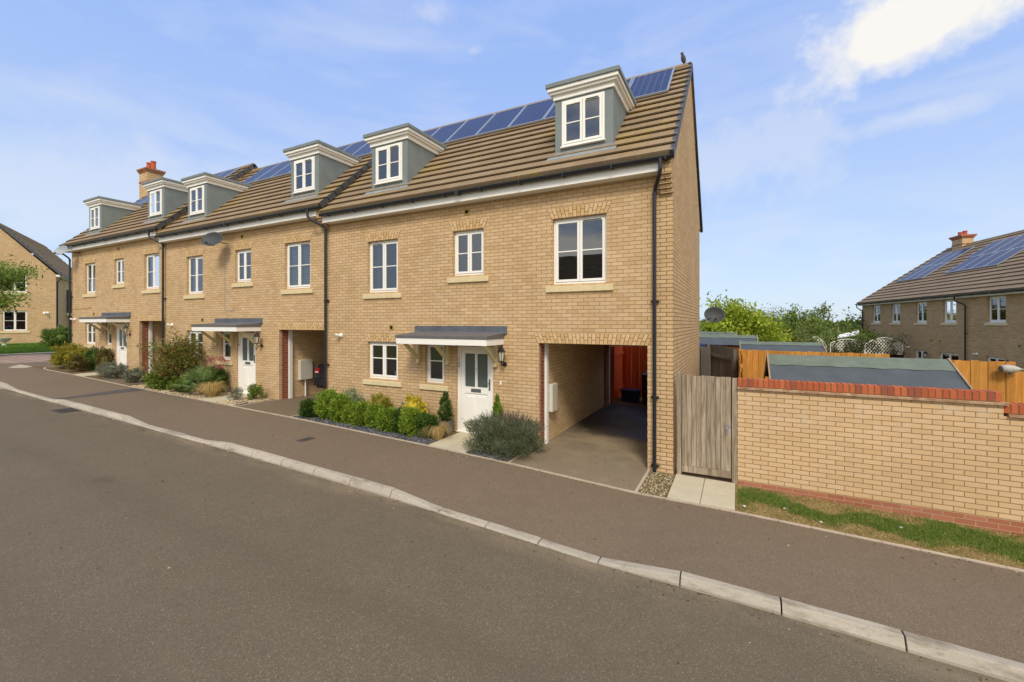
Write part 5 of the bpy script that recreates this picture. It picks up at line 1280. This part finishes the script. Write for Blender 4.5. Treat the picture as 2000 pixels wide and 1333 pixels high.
# trellis panels with climbing hedge
def trellis(label, x0, y0, x1, y1, zb, h, arc, leafn, seed):
    d = Vector((x1-x0, y1-y0)); Lh = d.length; e = empty('trellis', (x0, y0, zb), label, 'trellis', 'white lattice trellis panels', math.atan2(d.y, d.x)); m = MB()
    top = lambda x: h-arc*(2*x/Lh-1)**2
    N_ = int(Lh/.21)
    for i in range(-8, N_+8):
        for s in (-1, 1):
            pts = []
            for t in frange(0, h, 12):
                x = i*.21+s*t
                if 0 <= x <= Lh and t <= top(x): pts.append((x, t))
            if len(pts) > 1:
                a, b = pts[0], pts[-1]; w_ = .021
                m.hexa([(a[0]-w_, -.004*s, a[1]), (a[0]+w_, -.004*s, a[1]), (a[0]+w_, .006-.004*s, a[1]), (a[0]-w_, .006-.004*s, a[1]), (b[0]-w_, -.004*s, b[1]), (b[0]+w_, -.004*s, b[1]), (b[0]+w_, .006-.004*s, b[1]), (b[0]-w_, .006-.004*s, b[1])])
    m.build('lattice', M['whitewood'], e, fixn=False)
    f = MB(); f.tube([(x, 0, top(x)) for x in frange(0, Lh, 14)], .022, 6); f.box(0, Lh, -.02, .02, -.02, .03); f.box(-.02, .02, -.02, .02, 0, top(0)); f.box(Lh-.02, Lh+.02, -.02, .02, 0, top(Lh)); f.build('frame', M['whitewood'], e)
    if leafn:
        r = np.random.default_rng(seed); P = np.c_[r.uniform(0, Lh, leafn), r.normal(-.05, .12, leafn), r.uniform(0, 1, leafn)**1.6*h*.95]; c = nzf(P*np.array([1, 0, 1]), 3, seed) > -.1; P = P[c]
        leaves('foliage', P, r.normal(0, 1, P.shape), .09, .06, L['ivy'], e, seed)
trellis('white lattice panel behind the second shed roof, curved down to the right', 4.6, 22.75, 5.75, 23.5, .88, 1.02, .5, 0, 1)
trellis('white lattice panel half covered with climber in the middle of the dark fence', 6.0, 23.75, 7.85, 24.9, .84, .92, .25, 2400, 2)
trellis('arched white lattice panel against the right hand house', 7.9, 24.95, 10.0, 26.25, .82, 1.02, .42, 1500, 3)

# ================================================================== TREES AND SCRUB BEHIND
def hedge(name, label, x0, y0, x1, y1, z, w_, h, mat, n, ln, wd, seed):
    d = Vector((x1-x0, y1-y0)); Lh = d.length; e = empty(name, (x0, y0, z), label, 'hedge', rz=math.atan2(d.y, d.x)); r = np.random.default_rng(seed)
    P = np.c_[r.uniform(0, Lh, n), r.uniform(-w_/2, w_/2, n), r.uniform(0, 1, n)**.6*h]; l_ = 1+.22*nzf(P*np.array([1, .3, .0]), 2.2, seed); P[:, 2] *= l_
    leaves('foliage', P, r.normal(0, 1, P.shape)+np.array([0, 0, .3]), ln, wd, mat, e, seed)
    m = MB(); m.box(0, Lh, -w_*.3, w_*.3, 0, h*.72); m.build('inner_growth', mat, e)
    return e
hedge('ivy_hedge', 'dark reddish green climbing hedge behind the shed roofs', .6, 19.5, 5.6, 22.9, -.85, .8, 2.55, L['ivy'], 12000, .11, .07, 3)
hedge('laurel_hedge', 'dense green hedge below the yellow green tree', -3.5, 18.3, 1.6, 18.6, -.9, 1.2, 2.75, L['mid'], 15000, .13, .07, 4)
tree('yellow_green_tree', 'bright yellow green tree directly right of the gable', 'tree', .15, 15.6, -.8, 4.9, .85, L['yg'], n=9000, ln=.17, wd=.085, seed=12, levels=3, trunk_r=.07, start=.2, cl=.28)
tree('yellow_green_tree', 'smaller yellow green tree spreading right of the dark satellite dish', 'tree', 1.7, 17.2, -.8, 3.75, 1.0, L['yg'], n=8000, ln=.15, wd=.075, seed=15, levels=3, trunk_r=.06, start=.15, cl=.30)
tree('scrub_tree', 'rounded olive green tree farther off beyond the yellow green one', 'tree', 1.6, 32, -1.2, 5.2, .9, L['olive'], n=9000, ln=.22, wd=.12, seed=21, levels=3, trunk_r=.1, start=.2, cl=.5)
tree('scrub_tree', 'feathery green tree with bare pointed leaders in the scrub', 'tree', 3.3, 23.0, -1.0, 4.9, .6, L['tree'], n=9000, ln=.12, wd=.04, seed=23, levels=3, trunk_r=.05, start=.1, cl=.28, upw=1.5, multi=3)
tree('scrub_tree', 'thin upright grey green sapling between the feathery tree and the sumac', 'tree', 4.1, 22.5, -1.0, 4.5, .4, L['scrub'], n=3500, ln=.11, wd=.035, seed=24, levels=3, trunk_r=.03, start=.1, cl=.2, upw=1.8, multi=2)
tree('sumac_tree', 'open branched sapling with broad leaves against the sky', 'tree', 4.7, 25.1, -1.0, 5.2, .7, L['treelight'], n=1700, ln=.2, wd=.09, seed=26, levels=3, trunk_r=.035, start=.3, cl=.16)
tree('layered_tree', 'dark layered young conifer left of the right hand house', 'tree', 6.4, 27.4, -1.1, 5.2, 1.0, L['tree'], n=4200, ln=.16, wd=.05, seed=28, levels=3, trunk_r=.05, start=.15, cl=.2, upw=.25)
tree('broad_leaved_sapling', 'open sapling with broad leaves touching the corner of the right hand house', 'tree', 8.3, 30.6, -1.1, 5.5, .8, L['mid'], n=1900, ln=.22, wd=.1, seed=31, levels=3, trunk_r=.04, start=.3, cl=.2)
for i, (x, y, w_, h, mt, lb) in enumerate([(3.0, 24.5, 2.6, 3.3, 'scrub', 'pale grass green willow bush below the feathery tree'), (5.6, 28.0, 3.2, 3.1, 'scrub', 'wide pale green bush behind the open branched sapling'), (8.2, 30.5, 2.2, 3.2, 'mid', 'low leafy bush beside the white board near the right hand house'), (-.6, 22, 3.0, 3.3, 'tree', 'dark green bush behind the yellow green trees')]):
    shrub('scrub_bush', lb, 'shrub', x, y, w_, w_*.8, h, L[mt], n=7500, ln=.17, wd=.045, upb=.9, seed=80+i, lump=.3, k=5, z=-1.1, stems=False)
def scrub():
    r = np.random.default_rng(12); n = 60000; x = r.uniform(-4, 26, n); y = r.uniform(22, 60, n); hh = 2.7+.8*nzf(np.c_[x, y, x*0], .45, 5)
    z = -1.25+np.maximum(.1, hh)*r.uniform(0, 1, n)**.45
    k_ = (y > 24.6+(x-4)*.64) & ~((x > 8.3) & (y < 34)); x, y, z = x[k_], y[k_], z[k_]; n = len(x)
    P = np.c_[x, y, z]; D = r.normal(0, .6, (n, 3)); D[:, 2] += .8; o = leaves('scrub', P, D, .30, .07, L['scrub'], None, 7); tag(o, 'rough green scrubland filling the ground beyond the gardens', 'scrub', kind='stuff')
    n = 40000; x = r.uniform(-160, 260, n); y = 180+r.uniform(0, 30, n); z = -2+(5.6+1.6*nzf(np.c_[x, x*0, x*0], .06, 6))*r.uniform(0, 1, n)**.5
    o = leaves('distant_wood', np.c_[x, y, z], r.normal(0, 1, (n, 3)), 1.6, 1.0, L['wood'], None, 9); tag(o, 'distant line of trees on the horizon', 'wood', kind='stuff')
scrub()
# white board in the scrub
e = empty('white_board', (7.4, 26.4, 1.75), 'tilted white sheet lying on bushes near the right hand house', 'board', rz=R_(-10)); m = MB(); m.hexa([(-.6, 0, 0), (.5, 0, .22), (.5, .5, .48), (-.5, .5, .2), (-.6, 0, .03), (.5, 0, .25), (.5, .5, .51), (-.5, .5, .23)]); m.build('sheet', M['whitewood'], e)

# ================================================================== RIGHT HAND HOUSE
def right_house():
    H_ = empty('terraced_house', (9.2, 32.0, 0), 'brick house row on the right with solar panels, seen from the gardens', 'house', None, math.atan2(-.982, .186))
    lo = -1.6; Lh = 26
    ups = [(1.5, 2.5), (3.9, 4.9), (6.56, 7.56), (8.98, 10.0), (12.13, 13.2), (15.4, 16.4), (18, 19)]
    gws = [(6.5, 7.5, .2, 1.17), (12.05, 13.1, .2, 1.17)]; dr = (8.66, 10.17, -.9, 1.17)
    m = MB(); wall_panel(m, 0, Lh, lo, 4.1, 0, .1, [(a, b, 2.75, 3.96) for a, b in ups]+gws+[dr])
    ey, ez, ry, rz = -.3, 4.18, 5.1, 7.95
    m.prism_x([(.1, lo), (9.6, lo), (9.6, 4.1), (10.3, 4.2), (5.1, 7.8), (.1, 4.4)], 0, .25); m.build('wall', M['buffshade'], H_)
    m = MB(); m.box(.3, Lh, 9.4, 9.6, lo, 4.1); m.box(.3, Lh, .12, 9.38, 4.02, 4.06); m.build('rear_wall', M['buffshade'], H_)
    for i, (a, b) in enumerate(ups): window(H_, a, b, 2.78, 3.96, sill=True, fill='curtain' if i % 2 else None)
    for a, b, c, d in gws: window(H_, a, b, c+.02, d, sill=True)
    window(H_, dr[0], dr[1], dr[2], dr[3], sill=False, bars=False, name='patio_door')
    f = MB(); f.box(-.1, Lh, -.22, -.001, 4.0, 4.16); f.build('fascia', M['white'], H_)
    stepped_roof(H_, -.08, Lh, ey, ez, ry, rz, 17, 'tile2'); ridge(H_, -.05, Lh, ry, rz, 'tile2')
    gutter(H_, -.1, Lh, -.36, ez-.05)
    downpipe(H_, .05, .22, lo, ztop=ez-.1, zc=(.3, 2.2)); downpipe(H_, 10.5, 10.8, lo, ztop=ez-.1, zc=(.3, 2.2))
    for a, s in [(x, s) for x in (1.0, 2.0, 3.0) for s in (2.4, 4.02)]: solar_panel(H_, a, a+.98, s, s+1.6, .11, ey, ez, ry, rz)
    for x in (5.95, 6.95, 7.95, 8.95): solar_panel(H_, x, x+.98, 2.5, 4.1, .11, ey, ez, ry, rz)
    for x in (5.4, 6.4, 7.4, 8.4, 9.4, 10.4, 11.4): solar_panel(H_, x, x+.98, 4.12, 5.72, .11, ey, ez, ry, rz)
    c = MB(); c.box(1.0, 2.0, 4.75, 5.35, 7.3, 8.35); co = c.build('chimney', M['buff'], H_)
    c = MB()
    for e_, z0, z1 in ((.02, 7.95, 8.02), (.03, 8.352, 8.42), (.08, 8.42, 8.49), (.12, 8.49, 8.58)): c.box(1.0-e_, 2.0+e_, 4.75-e_, 5.35+e_, z0, z1)
    c.build('corbel', M['redbase'], co)
    for x in (1.27, 1.73):
        p = MB(); p.lathe([(.13, 8.58), (.115, 8.62), (.105, 8.8), (.125, 8.82), (.125, 8.87), (.09, 8.87)], (x, 5.05, 0), 14); p.build('chimney_pot', M['terracotta'], co)
    for x in (8.0, 8.75, 13.95): airvent(H_, x, 1.75)
    return H_
rh = right_house()
RA = math.atan2(-.982, .186)
def rloc(s, off=0): return (9.2+.186*s+.982*off, 32.0-.982*s+.186*off)
x, y = rloc(7.85, -.02); lantern('black lantern on the right hand house, left of the patio door', x, y, .78, 1.1, RA)
x, y = rloc(13.62, -.02); lantern('black lantern near the right edge, on the right hand house', x, y, .74, 1.15, RA)
x, y = rloc(5.91); seclight('white sensor light on the right hand house beside the arched trellis', x, y, 1.27, RA)
x, y = rloc(11.48); seclight('white sensor light on the right hand house right of its downpipe', x, y, 1.23, RA)

# ================================================================== LEFT HAND HOUSE
def left_house():
    H_ = empty('detached_house', (-43.6, 4.6, 1.2), 'brick gabled house at the far left behind the grass verge', 'house', None, math.atan2(.894, .448))
    lo = -.5; W_ = 6.06; ht = 5.1; L_ = 12
    ops = [(-2.66, -1.45, .98, 2.42), (-2.66, -1.45, 3.72, 5.12), (-5.2, -4.0, .98, 2.42), (-5.2, -4.0, 3.72, 5.12)]
    m = MB(); wall_panel(m, -W_, 0, lo, 5.13, 0, .1, ops)
    m.add([(-W_, 0, 5.13), (0, 0, 5.13), (-W_/2, 0, 8.5)], [(0, 1, 2)])
    m.box(-.15, 0, .1, L_, lo, 5.1); m.box(-W_, -W_+.15, .1, L_, lo, 5.1); m.add([(-W_, L_, lo), (0, L_, lo), (0, L_, 5.13), (-W_/2, L_, 8.5), (-W_, L_, 5.13)], [(0, 1, 2, 3, 4)])
    m.build('wall', M['buff'], H_)
    for a, b, c, d in ops: window(H_, a, b, c, d, fill=None); 
    # roof runs away from the gable
    ro = bpy.data.objects.new('roof_axis', None)
    k = MB(); n = 14; rzv = 8.72; ez = 5.12
    for s in (-1, 1):
        ed_ = [(-W_/2+s*(W_/2+.3), ez), (-W_/2, rzv)]; d = Vector((ed_[1][0]-ed_[0][0], ed_[1][1]-ed_[0][1])); Lg = d.length; d.normalize(); nn = Vector((d.y, -d.x))*(-1 if s > 0 else 1)
        nn = Vector((s*abs(d.y), abs(d.x)))
        for i in range(n):
            a = Vector(ed_[0])+d*Lg*i/n; b = Vector(ed_[0])+d*Lg*(i+1)/n; a1, b1 = a+nn*.05, b+nn*.01
            k.hexa([(a.x, -.06, a.y), (b.x, -.06, b.y), (b.x, L_+.1, b.y), (a.x, L_+.1, a.y), (a1.x, -.06, a1.y), (b1.x, -.06, b1.y), (b1.x, L_+.1, b1.y), (a1.x, L_+.1, a1.y)])
    rf = k.build('roof', M['tile'], H_)
    v = MB()
    for s in (-1, 1):
        for i in range(n):
            a = Vector((-W_/2+s*(W_/2+.3), ez)).lerp(Vector((-W_/2, rzv)), i/n); b = Vector((-W_/2+s*(W_/2+.3), ez)).lerp(Vector((-W_/2, rzv)), (i+1)/n)
            v.hexa([(a.x, -.1, a.y-.14), (b.x, -.1, b.y-.14), (b.x, .1, b.y-.14), (a.x, .1, a.y-.14), (a.x, -.1, a.y+.11), (b.x, -.1, b.y+.08), (b.x, .1, b.y+.08), (a.x, .1, a.y+.11)])
    v.build('verge', M['verge'], rf)
    f = MB(); f.box(.001, .22, .0, L_, 4.95, 5.1); f.build('fascia', M['white'], H_)
    gq = MB(); gq.box(.22, .33, -.05, L_, 5.0, 5.1); gq.tube([(.27, .1, 5.0), (.27, .1, 4.85), (.06, .12, 4.6), (.06, .12, -.2)], .04, 8); gq.build('gutter', M['black'], H_)
    # slate roofed porch on the side wall
    p = MB(); p.hexa([(.002, 3.2, 2.35), (1.9, 3.2, 2.35), (1.9, 7.4, 2.35), (.002, 7.4, 2.35), (.002, 3.2, 4.2), (.05, 3.2, 4.2), (.05, 7.4, 4.2), (.002, 7.4, 4.2)]); pr = p.build('porch', M['slate'], H_)
    p = MB(); p.box(.01, 1.85, 3.25, 7.3, 2.15, 2.34); p.build('fascia', M['white'], pr); p = MB(); p.box(.01, 1.6, 5.2, 7.2, lo, 2.14); p.build('wall', M['buffshade'], pr); p = MB(); p.tube([(1.7, 3.4, 2.2), (1.7, 3.4, -.3)], .05, 8); p.build('downpipe', M['black'], pr)
    return H_
left_house()
seclight('white sensor light on the gable of the left hand house', -43.6-.448*.45, 4.6-.894*.45, 3.45, math.atan2(.894, .448)).scale = (1.8, 1.8, 1.8)
# urn, hedge and board in front of it
e = empty('garden_urn', (-42.3, 1.75, 1.16), 'pale stone urn on the grass before the left hand house', 'urn')
m = MB(); m.lathe([(.2, 0), (.2, .06), (.12, .1), (.07, .2), (.07, .26), (.2, .34), (.3, .46), (.36, .56), (.38, .58), (.33, .57)], seg=20); m.build('bowl', M['whitestone'], e, smooth=True)
shrub('round_bush', 'green bush in front of the corner of the left hand house', 'shrub', -38.9, 3.4, 2.6, 1.6, 1.25, L['tree'], n=5200, ln=.14, wd=.06, seed=91, lump=.25, z=1.12)
hedge('low_hedge', 'low clipped hedge behind the far bed at the left', -37.5, 4.2, -33.2, 6.0, 1.05, .9, .95, L['mid'], 6500, .11, .05, 92)
e = empty('white_rail_board', (-41.4, 5.1, 1.1), 'low white board fence behind the hedge at the left', 'fence', rz=R_(28)); m = MB(); m.box(0, 3.4, 0, .03, .55, .98)
for i in range(3): m.box(.1+i*1.6, .18+i*1.6, .03, .1, -.1, .95)
m.build('panel', M['whitestone'], e)
o = leaves('grass', np.c_[np.random.default_rng(1).uniform(-44, -34.4, 26000), np.random.default_rng(2).uniform(-2, 6, 26000), np.zeros(26000)], np.random.default_rng(3).normal(0, .4, (26000, 3))+np.array([0, 0, 1]), .1, .02, L['grass'], None, 4)
co_ = np.empty(len(o.data.vertices)*3); o.data.vertices.foreach_get('co', co_); co_ = co_.reshape(-1, 3); co_[:, 2] += np.interp(co_[:, 0], GX, GZ)+.02; o.data.vertices.foreach_set('co', co_.reshape(-1)); tag(o, 'mown grass before the left hand house', 'grass', kind='stuff')
# street tree whose branches reach in at the left
tree('street_tree', 'young street tree with light green branches reaching in from the left edge', 'tree', -34.4, -1.7, g(-35)-.05, 7.4, 1.15, L['treelight'], n=11000, ln=.19, wd=.07, seed=52, levels=4, trunk_r=.07, start=.1, cl=.30, upw=.55)

# house row across the street, mirrored in the windows
e = empty('opposite_house', (-6, -27, 0), 'brown roofed houses across the street, seen only mirrored in the windows', 'house', rz=math.pi)
m = MB(); m.box(-16, 16, 0, 7, -.5, 5.4); m.build('wall', M['redbase'], e)
stepped_roof(e, -16.2, 16.2, -.3, 5.4, 3.5, 9.0, 14)
m = MB(); m.box(-16, 16, -.22, -.001, 5.2, 5.38); m.build('fascia', M['white'], e)
for x in (-13, -9, -5, -1, 3, 7, 11):
    for z in (1.0, 3.6):
        m = MB(); m.box(x, x+1.2, -.03, -.001, z, z+1.2); f_ = m.build('window', M['white'], e); m = MB(); m.box(x+.08, x+1.12, -.035, -.031, z+.08, z+1.12); m.build('pane', M['room'], f_)

# leaf litter and grit
def litter():
    r = np.random.default_rng(31); X = []
    for n, xa, xb, ya, yb in ((420, -24, 6, -1.6, -1.22), (260, -24, 8, -3.2, -1.3), (500, -26, 6, -3.62, -3.36), (240, -18, 6, -8, -3.6), (160, -2.7, -.5, -1.2, 4)):
        x = r.uniform(xa, xb, n); y = ya+(yb-ya)*r.uniform(0, 1, n)**(.5 if yb == -1.22 or yb == -3.36 else 1); X.append(np.c_[x, y])
    P = np.vstack(X); z = np.array([(zpav(a, b) if -3.2 < b < -1.2 else (g(a) if b >= -1.2 else zr(a)+.05*min(1, (-3.3-b)/3.5)))+.008 for a, b in P])
    D = r.normal(0, 1, (len(P), 3)); D[:, 2] = np.abs(D[:, 2])*.12
    o = leaves('leaf_litter', np.c_[P, z], D, .026, .016, L['litter'], None, 12, var=.6); tag(o, 'scattered dry leaves and grit on the road and pavement', 'leaves', kind='stuff')
L['litter'] = leaf_mat('litter', [lin(84, 66, 46), lin(128, 100, 66), lin(96, 84, 60), lin(190, 176, 150)], .1)
litter()
# bird on the ridge of the near house
e = empty('bird', (-.16, 3.25, 9.14), 'dark bird perched on the right end of the near roof ridge', 'bird')
k = MB(); Mx = Matrix.Rotation(R_(-35), 4, 'Y'); k.lathe([(.008, -.13), (.035, -.09), (.055, -.02), (.055, .04), (.042, .09), (.030, .115), (.036, .14), (.032, .17), (.012, .19)], (0, 0, .15), 14, Matrix.Rotation(R_(-12), 4, 'Y')); k.build('body', M['darkiron'], e, smooth=True)
k = MB(); k.tube([(-.035, 0, .31), (-.09, 0, .315)], [.010, .002], 6); k.build('beak', M['black'], e)
k = MB(); k.hexa([(.02, -.02, .0), (.05, -.02, -.06), (.05, .02, -.06), (.02, .02, .0), (.03, -.02, .05), (.06, -.02, -.05), (.06, .02, -.05), (.03, .02, .05)]); k.build('tail', M['darkiron'], e)
